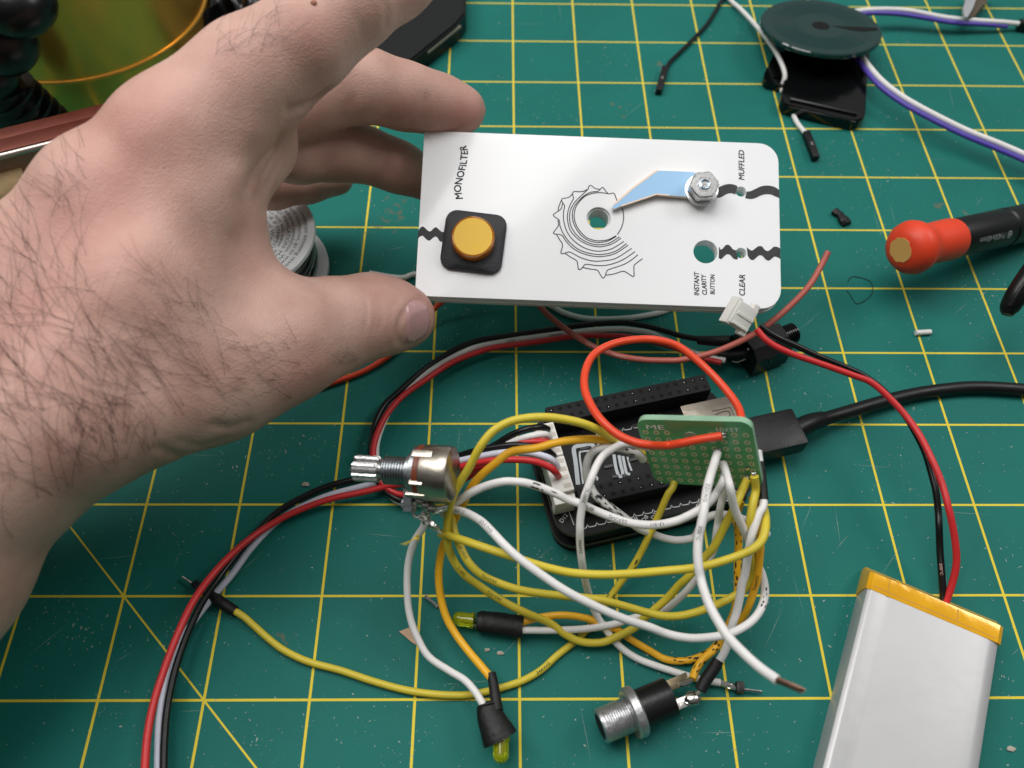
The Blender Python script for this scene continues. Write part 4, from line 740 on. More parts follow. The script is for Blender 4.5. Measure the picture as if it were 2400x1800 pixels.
wire([(1309, 1116, 20.5), (1301, 1106, 23.5), (1288, 1095, 25), (1252, 1081, 26), (1198, 1077, 25), (1143, 1081, 23), (1078, 1095, 18), (1020, 1115, 12), (950, 1132, 7), (910, 1139, 5), (852, 1153, 4), (780, 1168, 4), (715, 1190, 4), (660, 1215, 4.5), (600, 1252, 6), (540, 1302, 9), (490, 1357, 11), (450, 1415, 13), (415, 1490, 14), (385, 1570, 14), (360, 1650, 14), (345, 1730, 14), (338, 1830, 14)], RED, None, cb, nm='red_strand', r=.88)
cc = empty('three_strand_cable', at(1230, 1030, 0), 'short black, white and red cable plugged into the rear white socket of the board', 'cable', 'three-strand cables')
wire([(1284, 1006, 20.5), (1268, 1001, 23), (1234, 1006, 24), (1198, 1020, 22), (1162, 1042, 19), (1130, 1060, 15), (1090, 1095, 9)], BLK, None, cc, nm='black_strand', r=.88)
wire([(1288, 1024, 20.5), (1276, 1018, 23), (1245, 1022, 24), (1209, 1033, 22), (1170, 1052, 18), (1130, 1080, 13), (1090, 1110, 8)], WHT, None, cc, nm='white_strand', r=.88)
wire([(1292, 1042, 20.5), (1278, 1036, 23), (1234, 1036, 23), (1200, 1046, 21), (1160, 1068, 17), (1125, 1100, 12), (1085, 1125, 7)], RED, None, cc, nm='red_strand', r=.88)
# ---------------------------------------------------------------- LEDs in heat shrink
LEDM = mat('yellow led', (220, 226, 34), .06, trans=.75, coat=.3, sss=.2, ssss=.001)
def led(par, a, b, r):
    ax_ = (Vector(b) - Vector(a)); ln_ = ax_.length; B = BM(); B.lathe(a, b, [(0, r * 1.15), (.9, r * 1.15), (.95, r)] + [(ln_ - r + r * math.sin(t), r * math.cos(t)) for t in [i * math.pi / 2 / 7 for i in range(8)]], 24); o = make('led_lens', B, LEDM, par)
    B = BM(); B.box(Vector(a) + ax_.normalized() * .6 - Vector((.5, .5, .2)), Vector((1, 0, 0)), Vector((0, 1, 0)), ax_.normalized() * ln_ * .45); make('led_frame', B, mat('led frame', (70, 74, 20), .4, .4), o, smooth=False)
l1 = empty('led_light', at(1165, 1720, 0), 'yellow LED at the end of a wide black sleeve, nearest the bottom edge', 'LED', 'LEDs in black sleeves')
B = BM(); B.tube(W([(1151, 1578, 7), (1156, 1600, 7.2), (1161, 1635, 7.4), (1165, 1665, 7.5)]), [1.15, 1.2, 1.3, 1.5], 14); make('thin_sleeve', B, SHR, l1)
B = BM(); q = W([(1143, 1650, 7), (1150, 1680, 7), (1165, 1715, 6.8), (1173, 1733, 6.5)]); B.tube(q, [2.6, 2.9, 3.2, 3.5, 3.9, 4.1, 4.15], 24, cap=False)
for v in B.b.verts: v.co.z = 6.8 + (v.co.z - 6.8) * .78
B.tube([q[0] + (q[0] - q[1]) * .15, q[0] + (q[1] - q[0]) * .2], [1.0, 2.5], 20); B.tube([q[2], q[2] + (q[3] - q[2]) * .2], [3.2, 3.3], 20); make('wide_sleeve', B, SHR, l1)
led(l1, at(1174, 1728, 6.8), at(1174, 1790, 6.8), 1.85)
l2 = empty('led_light', at(1150, 1458, 0), 'yellow LED lying sideways with a crumpled black sleeve, among the wires', 'LED', 'LEDs in black sleeves')
B = BM(); B.tube(W([(1118, 1455, 4), (1135, 1456, 4), (1175, 1461, 4), (1225, 1468, 4)]), [2.3, 2.7, 2.6, 2.8, 2.7, 2.9], 20)
random.seed(2)
for v in B.b.verts: v.co += Vector((random.uniform(-.12, .12), random.uniform(-.12, .12), random.uniform(-.12, .12))); v.co.z = 3.6 + (v.co.z - 4) * .7
make('wide_sleeve', B, SHR, l2); led(l2, at(1112, 1455, 3.4), at(1060, 1448, 2.6), 1.75)
B = BM(); B.tube(W([(1104, 1466, 2.4), (1125, 1467, 3)]), .4, 6); make('lead_pin', B, SIL, l2)
# ---------------------------------------------------------------- battery with leads and plug
bat = empty('battery', (98, -130, 0), 'flat silver pouch battery banded with amber tape at its top end', 'battery')
c0, c1 = Vector((90.7, -97.1, 0)), Vector((120, -111.3, 0)); be = (c1 - c0).normalized(); bw = (c1 - c0).length; bd = Vector((-be.y, be.x, 0)) * -1
if bd.y > 0: bd = -bd
def bt(u, v, z): return c0 + be * u + bd * v + Vector((0, 0, z))
FOIL = mat('battery foil', (186, 186, 187), .38, .3, bump=.8, bscale=45, var=.06, vscale=40)
B = BM(); prof = [(-.2, 0), (-.15, 5.2), (.1, 6.4), (.9, 6.95), (1.3, 7.0), (4.2, 7.0), (4.9, 6.84), (6.0, 7.02), (bw - 5.5, 7.02), (bw - 3.0, 6.95), (bw - 1.4, 6.7), (bw - .2, 5.9), (bw, 3.5), (bw, 0)]
vs = [[B.b.verts.new(bt(u, v, z)) for u, z in prof] for v in (4.2, 5, 20, 40, 58, 58.5)]
for a, c in zip(vs, vs[1:]):
    for i in range(len(a) - 1): B.b.faces.new((a[i], a[i + 1], c[i + 1], c[i]))
    B.b.faces.new((a[-1], a[0], c[0], c[-1]))
B.b.faces.new(vs[0]); B.b.faces.new(vs[-1][::-1]); make('foil_pouch', B, FOIL, bat, ang=.5)
KAP = mat('amber tape', (244, 172, 6), .14, .1, coat=.6, bump=.6, bscale=140, var=.28, vscale=110)
B = BM(); tp = [(-.6, 0), (-.6, 4.5), (-.3, 6.4), (.6, 7.15), (bw - .8, 7.15), (bw + .3, 6.3), (bw + .4, 0)]
vs = [[B.b.verts.new(bt(u, v + .25 * math.sin(u * .9), z * k)) for u, z in tp] for v, k in ((-2.2, .42), (-1.0, .62), (-.2, .8), (.5, 1), (4.9, 1.005), (5.2, .99))]
for a, c in zip(vs, vs[1:]):
    for i in range(len(a) - 1): B.b.faces.new((a[i], a[i + 1], c[i + 1], c[i]))
B.b.faces.new(vs[0]); B.b.faces.new(vs[-1][::-1]); make('tape_band', B, KAP, bat, ang=.4)
B = BM()
for u in (4.5, 21.6): ribbon(B, [bt(u, .9, 7.2), bt(u + .3, 4.4, 7.22)], .22, UZ, 3)
ribbon(B, [bt(1, 4.2, 7.21), bt(bw - 1.2, 4.2, 7.21)], .25, UZ, 3); make('tape_folds', B, mat('tape crease', (190, 132, 14), .4), bat, smooth=False)
wire([(1773, 772, 29), (1802, 802, 28), (1853, 828, 27), (1925, 853, 25), (1998, 879, 23), (2041, 896, 22), (2081, 929, 21), (2124, 976, 20), (2157, 1023, 20), (2186, 1081, 20), (2208, 1135, 19), (2222, 1186, 18), (2232, 1230, 16), (2240, 1280, 13), (2241, 1325, 10), (2231, 1370, 7), (2214, 1420, 4)], RED, None, bat, nm='red_lead', r=.88)
o, P = wire([(1781, 763, 28), (1817, 788, 27), (1871, 813, 25), (1925, 838, 23), (1980, 860, 21), (2027, 882, 20), (2070, 915, 19), (2115, 965, 18), (2146, 1015, 17), (2168, 1060, 17), (2182, 1106, 16), (2193, 1150, 15), (2199, 1200, 13), (2201, 1236, 12), (2203, 1290, 9), (2207, 1345, 7), (2212, 1412, 4)], BLK, None, bat, nm='black_lead', r=.88)
print_on(o, P, [('200°C', .9, False)], m=mat('pale print', (214, 170, 160), .6), size=.9)
q0 = atD(1737, 742, 206); cx_ = (atD(1776, 764, 208) - atD(1712, 722, 205)).normalized(); cy_ = (atD(1752, 705, 206) - atD(1715, 760, 206)); cy_ = (cy_ - cx_ * cy_.dot(cx_)).normalized(); cz_ = cx_.cross(cy_)
if cz_.z < 0: cz_ = -cz_
def Cn(x, y, z): return q0 + cx_ * x + cy_ * y + cz_ * z
B = BM(); B.box(Cn(-3.4, -3.1, -1.6), cx_ * 6.0, cy_ * 6.2, cz_ * 3.6, .3); B.box(Cn(-4.2, -3.6, -1.8), cx_ * 1.6, cy_ * 7.2, cz_ * 3.4, .3); B.box(Cn(1.2, -4.2, -1.2), cx_ * 1.8, cy_ * 1.5, cz_ * 2.6, .25); B.box(Cn(1.0, 2.8, -1.2), cx_ * 1.8, cy_ * 1.7, cz_ * 2.6, .25)
B.box(Cn(-2.6, -.35, 1.9), cx_ * 5.1, cy_ * .9, cz_ * .35, .1); B.box(Cn(-2.6, -2.9, 1.9), cx_ * 5.1, cy_ * .7, cz_ * .3, .1); make('white_plug', B, NYL, bat)
# ---------------------------------------------------------------- audio jack
aj = empty('audio_jack', at(1790, 840, 0), 'black panel audio jack lying behind the white battery plug', 'jack')
a0 = at(1748, 822, 7.5); a1 = at(1862, 777, 7.5); ja = (a1 - a0).normalized(); js = Vector((-ja.y, ja.x, 0)); jl = (a1 - a0).length
B = BM(); lp = [a0 + js * u + UZ * v for u, v in ((-5.8, -6.2), (4.6, -6.5), (5.0, 0), (2.8, 3.6), (-2.4, 3.8), (-5.6, 1.4))]; B.prism(lp, ja * (jl - 5.0)); make('jack_body', B, PLB, aj, smooth=False)
B = BM(); B.box(a0 - ja * 2.6 + js * 1.8 - UZ * 6.5, ja * 6, js * 3.6, UZ * 9, .3); B.box(a0 + ja * 4.6 - js * 5.9 - UZ * 1.5, ja * 1.4, js * .3, UZ * 1.6); make('jack_shoulder', B, GLB, aj)
B = BM(); pr = [(0, 2.9)]; x = 0
while x < 4.6: pr += [(x + .1, 3.15), (x + .35, 3.15), (x + .5, 2.85), (x + .65, 2.85)]; x += .75
B.lathe(a1 - ja * 5.0 - UZ * .6, a1 - UZ * .6, pr + [(5.2, 2.8), (5.2, 1.9), (3.5, 1.8), (3.5, .1)]); make('threaded_barrel', B, GLB, aj)
for pts in ([(1634, 797, 7), (1670, 799, 7.5), (1715, 799, 7.5), (1735, 803, 7)], [(1680, 830, 5), (1712, 832, 5), (1745, 829, 6), (1757, 825, 7)]): B = BM(); B.tube(W(pts), [1.35, 1.6, 1.7, 1.8], 14); make('sleeve', B, SHR, aj)
for pts in ([(1716, 846, 4), (1728, 848, 4), (1748, 841, 5)], [(1752, 820, 9), (1758, 817, 9.5)]): B = BM(); B.tube(W(pts), .35, 6); make('terminal', B, SIL, aj)
# ---------------------------------------------------------------- barrel power jack
dj = empty('barrel_jack', at(1500, 1680, 0), 'metal threaded barrel power jack with a black plastic rear, bottom centre right', 'jack')
d0 = at(1407, 1703, 6.2); d1 = at(1570, 1633, 6.2); da = (d1 - d0).normalized(); ds = Vector((-da.y, da.x, 0)); dl = (d1 - d0).length
B = BM(); pr = [(0, 3.3), (.1, 3.75), (.5, 3.95)]; x = .6
while x < dl * .40: pr += [(x + .1, 4.0), (x + .25, 4.0), (x + .38, 3.72), (x + .5, 3.72)]; x += .6
pr += [(dl * .41, 4.3), (dl * .41 + .05, 5.6), (dl * .41 + .4, 5.95), (dl * .41 + 2.1, 5.95), (dl * .41 + 2.5, 5.6), (dl * .41 + 2.5, 4.5)]; B.lathe(d0, d1, pr); make('threaded_barrel', B, mat('dull aluminium', (196, 196, 198), .36, .9, bump=.8, bscale=500, var=.15), dj)
B = BM(); B.lathe(d0, d1, [(-.05, 3.0), (.02, 3.0)]); make('socket_mouth', B, HOL, dj)
B = BM(); B.lathe(d0, d1, [(dl * .41 + 2.45, 4.55), (dl, 4.55)]); B.box(d1 - ds * 3.2 - UZ * 3.9 - da * .2, da * 3.6, ds * 2.4, UZ * 3.0, .2); make('plastic_body', B, mat('jack plastic', (18, 18, 20), .35, bump=.2), dj)
B = BM(); B.box(d1 + ds * 1.0 + UZ * -.4, da * 6.2, ds * 2.6, UZ * .5, .2); make('solder_lug', B, mat('oxidised lug', (110, 100, 80), .3, 1, var=.3), dj)
B = BM(); B.box(d1 - ds * 3.4 + UZ * -.9, da * 5.8, ds * 2.4, UZ * .5, .2); make('solder_lug', B, SIL, dj)
B = BM(); B.blob(at(1622, 1636, 5.5), 1.6, (1.3, 1.1, .8), .35); B.blob(at(1612, 1650, 5), 1.1, (1.2, .8, 1), .4); B.blob(at(1630, 1646, 5), .9, (1, 1, 1), .4); make('solder_blob', B, SIL, dj)
B = BM(); B.tube(W([(1590, 1604, 6.2), (1605, 1600, 6.2), (1622, 1594, 6)]), [.7, .8, .6], 8); B.tube(W([(1640, 1620, 6.3), (1632, 1628, 6)]), .6, 8); make('tinned_ends', B, SIL, dj)
# ---------------------------------------------------------------- solder spool under the hand
sp_c = at(557, 557, 17.5); sp = empty('solder_spool', (sp_c.x, sp_c.y, 0), 'white spool of solder with a printed warning label, seen through the hand', 'spool')
WPL = mat('white moulded plastic', (226, 228, 230), .3, sss=.1, ssss=.001)
SR = (at(739, 557, 17.5) - sp_c).length; b0 = Vector((sp_c.x, sp_c.y, 0)) + Vector((1.2, -1.0, 0)); axu = (sp_c - b0).normalized(); hgt = (sp_c - b0).length; k_ = SR / 182
hr = 60 * k_
B = BM(); B.lathe(b0, sp_c, [(hgt - 1.6, hr), (hgt - 1.6, SR), (hgt - .3, SR), (hgt, SR - .4), (hgt, SR - 2.1), (hgt - .35, SR - 2.4), (hgt - .35, hr + 1.9), (hgt + .1, hr + 1.4), (hgt + .1, hr), (hgt - 1.6, hr)], 72); make('top_flange', B, WPL, sp)
B = BM(); B.lathe(b0, sp_c, [(.2, 3), (.2, SR + .4), (1.7, SR + .4), (1.9, SR), (1.9, 3)], 72); make('bottom_flange', B, WPL, sp)
B = BM(); B.lathe(b0, sp_c, [(1.9, hr - .3), (hgt - .4, hr - .3), (hgt - .4, hr - 1.2), (2, hr - 1.2)], 40); make('hub', B, WPL, sp)
B = BM(); random.seed(3); N1 = axu.orthogonal().normalized(); N2 = axu.cross(N1)
for q in range(26):
    r0 = SR - random.uniform(2.2, 4.6); h0 = random.uniform(2.6, hgt - 2.4); tw = random.uniform(-2.6, 2.6); ph = random.uniform(0, 6.3)
    B.tube([b0 + axu * min(hgt - 2.2, max(2.5, h0 + tw * math.sin(2 * a + ph))) + (N1 * math.cos(a) + N2 * math.sin(a)) * (r0 + .5 * math.sin(a + ph)) for a in [i * 2 * math.pi / 30 for i in range(31)]], .42, 6, samp=2)
B.lathe(b0, sp_c, [(2, SR - 4.8), (hgt - 1.7, SR - 4.8)], 40); make('solder_wire', B, mat('solder', (150, 150, 150), .28, 1, var=.2), sp)
e1 = (Vector((1, 0, 0)) - axu * axu.x).normalized(); e2 = axu.cross(e1)
def ring_text(B, s, r, size, a_mid, span=None):
    V, F = text_verts(s, size); wd = max(v.x for v in V); sx = 1. if span is None else math.radians(span) * r / wd
    def fn(x, y): a = math.radians(a_mid) - (x * sx - wd * sx / 2) / r; rr = r + y; return sp_c + (e1 * math.cos(a) + e2 * math.sin(a)) * rr + axu * (-.33)
    vs = [B.b.verts.new(fn(v.x, v.y)) for v in V]
    for f in F:
        try: B.b.faces.new([vs[i] for i in f])
        except ValueError: pass
B = BM()
for s_, rp, am, spn in (('can expose you to chemicals including lead, which is known to', 158, -4, 175), ('is harmful. For more information, go to www.P65Warnings.ca.gov', 143, -6, 190), ('Use only with adequate ventilation. Wash hands after use.', 129, -4, 185), ('FIRST AID: INHALATION: Move to fresh air.', 116, -4, 165), ('SKIN: Rinse eyes with water. INGESTION: wash', 103, -2, 190), ('CIES OR IF SYMPTOMS PERSIST', 90, 0, 165), ('General Wireless Oper', 77, -2, 150)):
    ring_text(B, s_, rp * k_ - .1, 1.75, am, spn)
make('label_print', B, INK, sp, smooth=False)
# ---------------------------------------------------------------- brass tin
tr_ = 46.0; rim = at(108, 195, 17); tcx = Vector((rim.x + .5, rim.y + tr_, 0)); 
tin = empty('brass_tin', tcx, 'round shiny brass tin with a raised bead, behind the hand at top left', 'tin')
BRS = mat('brushed brass', (238, 184, 84), .28, .8)
n = BRS.node_tree; mp = n.nodes.new('ShaderNodeMapping'); mp.inputs['Scale'].default_value = (30, 30, 900); tcn = n.nodes.new('ShaderNodeTexCoord'); ns = n.nodes.new('ShaderNodeTexNoise'); ns.inputs['Scale'].default_value = 1.2; bp = n.nodes.new('ShaderNodeBump'); bp.inputs['Strength'].default_value = .12; bp.inputs['Distance'].default_value = .0003
n.links.new(tcn.outputs['Object'], mp.inputs[0]); n.links.new(mp.outputs[0], ns.inputs['Vector']); n.links.new(ns.outputs['Fac'], bp.inputs['Height']); n.links.new(bp.outputs[0], n.nodes['Principled BSDF'].inputs['Normal'])
B = BM(); B.lathe(tcx, tcx + UZ, [(0, tr_ - .6), (.8, tr_), (15.6, tr_ + .2), (75, tr_ + .2), (76, tr_ - 1), (76, tr_ - 2.5)], 96); make('tin_wall', B, BRS, tin)
B = BM(); B.lathe(tcx, tcx + UZ, [(16.4, tr_ + .15), (16.6, tr_ + .8), (17.2, tr_ + 1.05), (17.8, tr_ + .8), (18.0, tr_ + .15)], 96); make('bead', B, BRS, tin)
# ---------------------------------------------------------------- segmented black arm
ARMP = mat('arm plastic', (9, 10, 12), .32, bump=.3, bscale=250)
arm = empty('flexible_arm', at(60, 300, 0), 'glossy black segmented flexible arm at the left edge', 'arm')
for (x, y, z, r, sc3) in ((70, 10, 62, 11, (1, 1, .8)), (30, 95, 50, 11, (1, 1, .95)), (5, 175, 40, 8.5, (1, 1, .9)), (20, 205, 34, 5, (1, 1, 1))):
    B = BM(); B.blob(at(x - 30, y, z), r, sc3, .0, 4); make('arm_segment', B, ARMP, arm)
B = BM(); P_ = [at(0, 200, 34), at(25, 250, 26), at(70, 290, 18), at(130, 320, 10)]; B.tube(P_, [8, 8.5, 9, 8, 5], 24)
for q in range(5): c_ = P_[0].lerp(P_[-1], .1 + q * .16); B.lathe(c_, c_ + (P_[-1] - P_[0]).normalized(), [(0, 6), (.3, 9.4), (1.4, 9.4), (1.8, 6)], 28)
make('arm_base', B, ARMP, arm)
# ---------------------------------------------------------------- coppery clamp
cl = empty('metal_clamp', at(60, 380, 0), 'copper coloured spring clamp with a riveted side plate, partly behind the wrist', 'clamp')
CUP = mat('copper reflecting steel', (168, 120, 104), .36, .45, bump=.1, bscale=200, var=.1); STL = mat('bright steel', (196, 184, 176), .34, .9)
ka, kb = at(-70, 350, 45), at(262, 268, 45); kd = (kb - ka).normalized(); ks = Vector((kd.y, -kd.x, 0)).normalized(); kl = (kb - ka).length
B = BM(); B.box(ka, kd * kl, ks * 5.5, UZ * 1.0, .3); B.box(ka, kd * kl, -ks * 4.5, UZ * .9, .2); make('top_plate', B, mat('painted orange reflection', (100, 46, 32), .4, .5, var=.1), cl)  # orange reflected by the steel plate, painted in as its colour
B = BM(); B.tube([ka + ks * 5.9 - UZ * .2, kb + ks * 5.9 - UZ * .2], .95, 14); make('rolled_edge', B, STL, cl)
B = BM(); z0 = ka.z - 1; f_ = lambda x, h_: ka + kd * x + ks * 5.6 + Vector((0, 0, -1 - h_))
B.prism([f_(0, 0), f_(kl, 0), f_(kl, 2.0), f_(34, 5), f_(29, 9), f_(22, 12.5), f_(16, 12.2), f_(13, 17), f_(8, 19), f_(0, 22)], ks * -.8); make('side_plate', B, CUP, cl, smooth=False)
rv = at(76, 368, 39); B = BM(); B.lathe(rv - ks * 0, rv + ks, [(-.4, 2.0), (.1, 1.9), (.35, 1.3), (.2, .9), (.5, .7), (.6, .2)], 20); make('rivet', B, STL, cl)
B = BM(); B.tube([at(-60, 470, 30), at(20, 440, 32), at(80, 420, 33)], [8, 7.6, 6.8], 20); make('wooden_grip', B, mat('tan grip', (176, 150, 110), .75, bump=.8, bscale=500, var=.15), cl)
B = BM(); B.tube([at(78, 420, 33), at(140, 395, 34)], [5.6, 4.6], 18); make('ferrule', B, mat('dark bronze', (96, 82, 66), .4, .8), cl)
# ---------------------------------------------------------------- black case and crumpled bag behind the hand
cs = empty('black_case', at(1000, 60, 0), 'thin black plastic case with a cut corner, just beyond the fingers', 'case')
z = 9
B = BM(); lp = [at(x, y, z) for x, y in ((1091, -60), (1091, 30), (1070, 56), (955, 148), (700, 175), (420, 120), (600, -160))]; B.prism(lp, Vector((0, 0, -8.8))); bmesh.ops.bevel(B.b, geom=B.b.edges[:], offset=.8, segments=2, affect='EDGES'); make('case_shell', B, mat('case plastic', (9, 12, 13), .42, bump=.1, bscale=300), cs, ang=.9)
B = BM(); B.tube([at(1078, 62, 6.5), at(1040, 92, 6.5), at(1000, 124, 6.5)], .8, 8); make('edge_strip', B, mat('worn edge', (120, 116, 104), .4, .2), cs)
B = BM(); nxg, nyg = 60, 40; random.seed(8); cr_ = [(random.uniform(380, 760), random.uniform(-90, 130), random.uniform(0, math.pi), random.uniform(1.5, 4.5)) for _ in range(22)]; gr = []
for j in range(nyg):
    row = []
    for i in range(nxg):
        x, y = 376 + 330 * i / (nxg - 1), -150 + 275 * j / (nyg - 1) + 20 * math.sin(i * .35); q = at(x, y, 0); zz = 15
        for (a, b, t_, h_) in cr_: d_ = (x - a) * math.cos(t_) + (y - b) * math.sin(t_); zz += h_ * max(0, 1 - abs(d_) / 24)
        for (a, b, dx, dy, h_) in ((425, 65, .9, -.42, 7), (425, 66, 1, 0, 5), (425, 66, .72, -.69, 6)):
            s_ = (x - a) * dx + (y - b) * dy; d_ = abs(-(x - a) * dy + (y - b) * dx)
            if s_ > -5: zz += h_ * max(0, 1 - d_ / (4 + s_ * .08)) 
        ed = min(1, (nyg - 1 - j) / 4, i / 3); zz = .6 + (zz * .75) * ed; row.append(B.b.verts.new((q.x, q.y, zz)))
    gr.append(row)
for j in range(nyg - 1):
    for i in range(nxg - 1): B.b.faces.new((gr[j][i], gr[j][i + 1], gr[j + 1][i + 1], gr[j + 1][i]))
ex_ = bmesh.ops.extrude_face_region(B.b, geom=B.b.faces[:]); 
for v in [g for g in ex_['geom'] if isinstance(g, bmesh.types.BMVert)]: v.co.z = max(.2, v.co.z - .5)
make('plastic_bag', B, mat('black bag film', (10, 10, 11), .28, bump=.3, bscale=150), label='crumpled black plastic bag beside the brass tin', cat='bag')
# ---------------------------------------------------------------- grooved disc, black cover and jumper wires at the top right
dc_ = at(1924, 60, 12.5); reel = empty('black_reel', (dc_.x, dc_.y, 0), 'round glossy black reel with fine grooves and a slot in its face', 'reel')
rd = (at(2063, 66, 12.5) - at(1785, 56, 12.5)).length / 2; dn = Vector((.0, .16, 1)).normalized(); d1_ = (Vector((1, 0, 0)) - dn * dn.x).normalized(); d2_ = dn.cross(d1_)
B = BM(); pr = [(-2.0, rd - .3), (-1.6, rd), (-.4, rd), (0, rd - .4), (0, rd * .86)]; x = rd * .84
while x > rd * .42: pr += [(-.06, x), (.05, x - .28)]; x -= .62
pr += [(0, rd * .4), (0, 3.4), (-.3, 3.1), (-1.6, 3.1)]; B.lathe(dc_ - dn * 0, dc_ + dn, pr, 96); make('face_disc', B, mat('painted teal reflection', (10, 50, 48), .07, spec=.8), reel)  # teal reflection on the black disc is put into its base colour
B = BM(); B.lathe(dc_ + dn * .06, dc_ + dn, [(0, 3.2), (.03, 3.2)], 32); B.prism([dc_ + dn * .1 + d1_ * a + d2_ * b for a, b in ((4.4, -.2), (rd * .93, -1.4), (rd * .93, -3.4), (rd * .66, -4.6), (rd * .42, -3.0))], dn * -.05); make('face_slot', B, HOL, reel, smooth=False)
B = BM(); B.lathe(Vector((dc_.x, dc_.y, .2)), dc_ - dn * 2, [(5, rd * .5), (10.2, rd * .5)], 40); make('reel_core', B, GLB, reel)
cv = empty('plastic_cover', at(1930, 200, 0), 'glossy black plastic cover with a raised bar, under the round reel', 'cover')
B = BM(); lp = [at(x, y, 5) for x, y in ((1850, 105), (1846, 135), (1836, 200), (1831, 228), (1834, 240), (1845, 246), (1990, 280), (2010, 283), (2024, 278), (2029, 266), (2034, 165), (2041, 100))]; B.prism(lp, Vector((0, 0, -4.6))); bmesh.ops.bevel(B.b, geom=B.b.edges[:], offset=.6, segments=2, affect='EDGES'); make('cover_plate', B, GLB, cv, ang=.9)
B = BM(); B.tube([at(1852, 233, 5.2), at(2008, 268, 5.2)], .8, 8); make('raised_bar', B, GLB, cv)
B = BM(); B.prism([at(x, y, 3.4) for x, y in ((1850, 115), (1812, 130), (1791, 172), (1790, 184), (1797, 192), (1836, 202))], Vector((0, 0, -2.6)), [[at(x, y, 3.4) for x, y in ((1811, 179), (1812, 184), (1828, 188), (1827, 183))]]); make('side_tab', B, GLB, cv, smooth=False)
def dupont(nm_par, a, b, w_=2.5, h_=2.5):
    a, b = Vector(a), Vector(b); d = (b - a); s_ = Vector((-d.y, d.x, 0)).normalized(); B = BM(); B.box(a - s_ * w_ / 2 - UZ * (h_ / 2), d, s_ * w_, UZ * h_, .25); o = make('jumper_housing', B, PLB, nm_par)
    B = BM(); B.box(a.lerp(b, .45) - s_ * .4 + UZ * (h_ / 2), d.normalized() * 1.6, s_ * .8, UZ * .06); make('contact_window', B, SIL, o, smooth=False)
g_j = 'jumper wires at the top right'
jw = empty('jumper_wire', at(1550, 200, 0), 'thin black jumper wire with a black connector, left of the round reel', 'wire', g_j)
wire([(1722, -40, 1.2), (1705, -15, 1.2), (1691, 2, 1.2), (1678, 24, 1.2), (1657, 57, 1.2), (1630, 86, 1.2), (1597, 119, 1.2), (1572, 143, 1.3), (1560, 163, 1.4)], BLK, None, jw, r=.75, nm='insulation'); dupont(jw, at(1559, 160, 1.6), at(1543, 216, 1.6))
jw = empty('jumper_wire', at(1900, 345, 0), 'white jumper wire passing over and under the black cover to a black connector', 'wire', g_j)
wire([(1680, -45, 1.5), (1712, 0, 1.5), (1736, 22, 2), (1768, 56, 4), (1793, 86, 6), (1817, 120, 7), (1832, 150, 7), (1839, 172, 6), (1838, 188, 4.4), (1832, 205, 2), (1840, 232, 1), (1853, 253, 1), (1867, 286, 1), (1888, 313, 1.3)], WHT, None, jw, r=.9, nm='insulation'); dupont(jw, at(1889, 312, 1.6), at(1912, 372, 1.6))
jw = empty('jumper_wire', at(2200, 50, 0), 'white and violet wire pair running right from the round reel', 'wire', g_j)
wire([(1980, 30, 9), (2010, 26, 9), (2038, 23, 9), (2088, 22, 8), (2142, 27, 7), (2215, 41, 6), (2287, 48, 5), (2350, 52, 4), (2389, 56, 3)], WHT, None, jw, r=1.0, nm='white_insulation')
wire([(1990, 38, 8.5), (2040, 31, 8.2), (2106, 33, 7), (2161, 41, 6), (2233, 53, 5), (2300, 57, 4), (2360, 62, 2.5)], PUR, None, jw, r=.9, nm='violet_insulation'); dupont(jw, at(2386, 58, 2.5), at(2450, 66, 2.5), 3, 4)
jw = empty('jumper_wire', at(2200, 300, 0), 'white and violet wire pair curving down to the right edge', 'wire', g_j)
wire([(1990, 95, 8), (2012, 120, 8.5), (2034, 152, 9), (2070, 192, 9), (2124, 232, 8.5), (2197, 272, 8), (2269, 307, 7.5), (2341, 336, 7), (2410, 366, 7), (2480, 400, 7)], WHT, None, jw, r=1.05, nm='white_insulation')
wire([(1985, 105, 7.4), (2005, 132, 7.9), (2027, 162, 8.2), (2062, 202, 8.2), (2117, 243, 7.8), (2190, 283, 7.2), (2262, 318, 6.8), (2335, 348, 6.4), (2405, 378, 6.3), (2475, 412, 6.3)], PUR, None, jw, r=.95, nm='violet_insulation')
# ---------------------------------------------------------------- precision screwdriver
sd = empty('screwdriver', at(2230, 580, 0), 'small screwdriver with a black handle and an orange end cap marked PH', 'screwdriver')
A_ = at(2124, 583, 21); Bq = at(2330, 538, 11); sa = (Bq - A_).normalized(); mmx = (at(2233, 562, 15.8) - A_).length
SDO = mat('orange grip', (226, 68, 38), .42, var=.05)
B = BM(); pr = [(-2.6, 1.0), (-2.45, 3.9), (-1.9, 5.4), (-.8, 6.8), (.9, 7.9), (2.8, 8.3), (4.6, 7.9), (6.4, 7.0), (8.2, 6.35), (10, 6.2), (12, 6.4), (mmx - 1.5, 6.6), (mmx - .3, 6.4), (mmx, 6.1)]; B.lathe(A_, Bq, pr, 48); make('end_cap', B, SDO, sd)
B = BM(); fc = A_ - sa * 2.66; su = sa.cross(UZ).normalized(); sv = su.cross(sa).normalized(); random.seed(6)
lp = [fc + (su * math.cos(a) + sv * math.sin(a)) * (3.7 + random.uniform(-.35, .35)) for a in [i * 2 * math.pi / 22 for i in range(22)]]; B.prism(lp, sa * .9); make('worn_patch', B, mat('bare tan plastic', (206, 160, 90), .6), sd, smooth=False)
B = BM(); pr = [(mmx + .05, 5.4), (mmx + .1, 5.95), (mmx + .9, 6.15), (mmx + 20, 6.3), (mmx + 24, 6.35), (mmx + 24.4, 5.9), (mmx + 25, 5.9), (mmx + 25.6, 6.4), (mmx + 60, 6.2)]; B.lathe(A_, Bq, pr, 40); make('handle', B, mat('screwdriver black', (16, 17, 19), .36, bump=.15, bscale=900), sd)
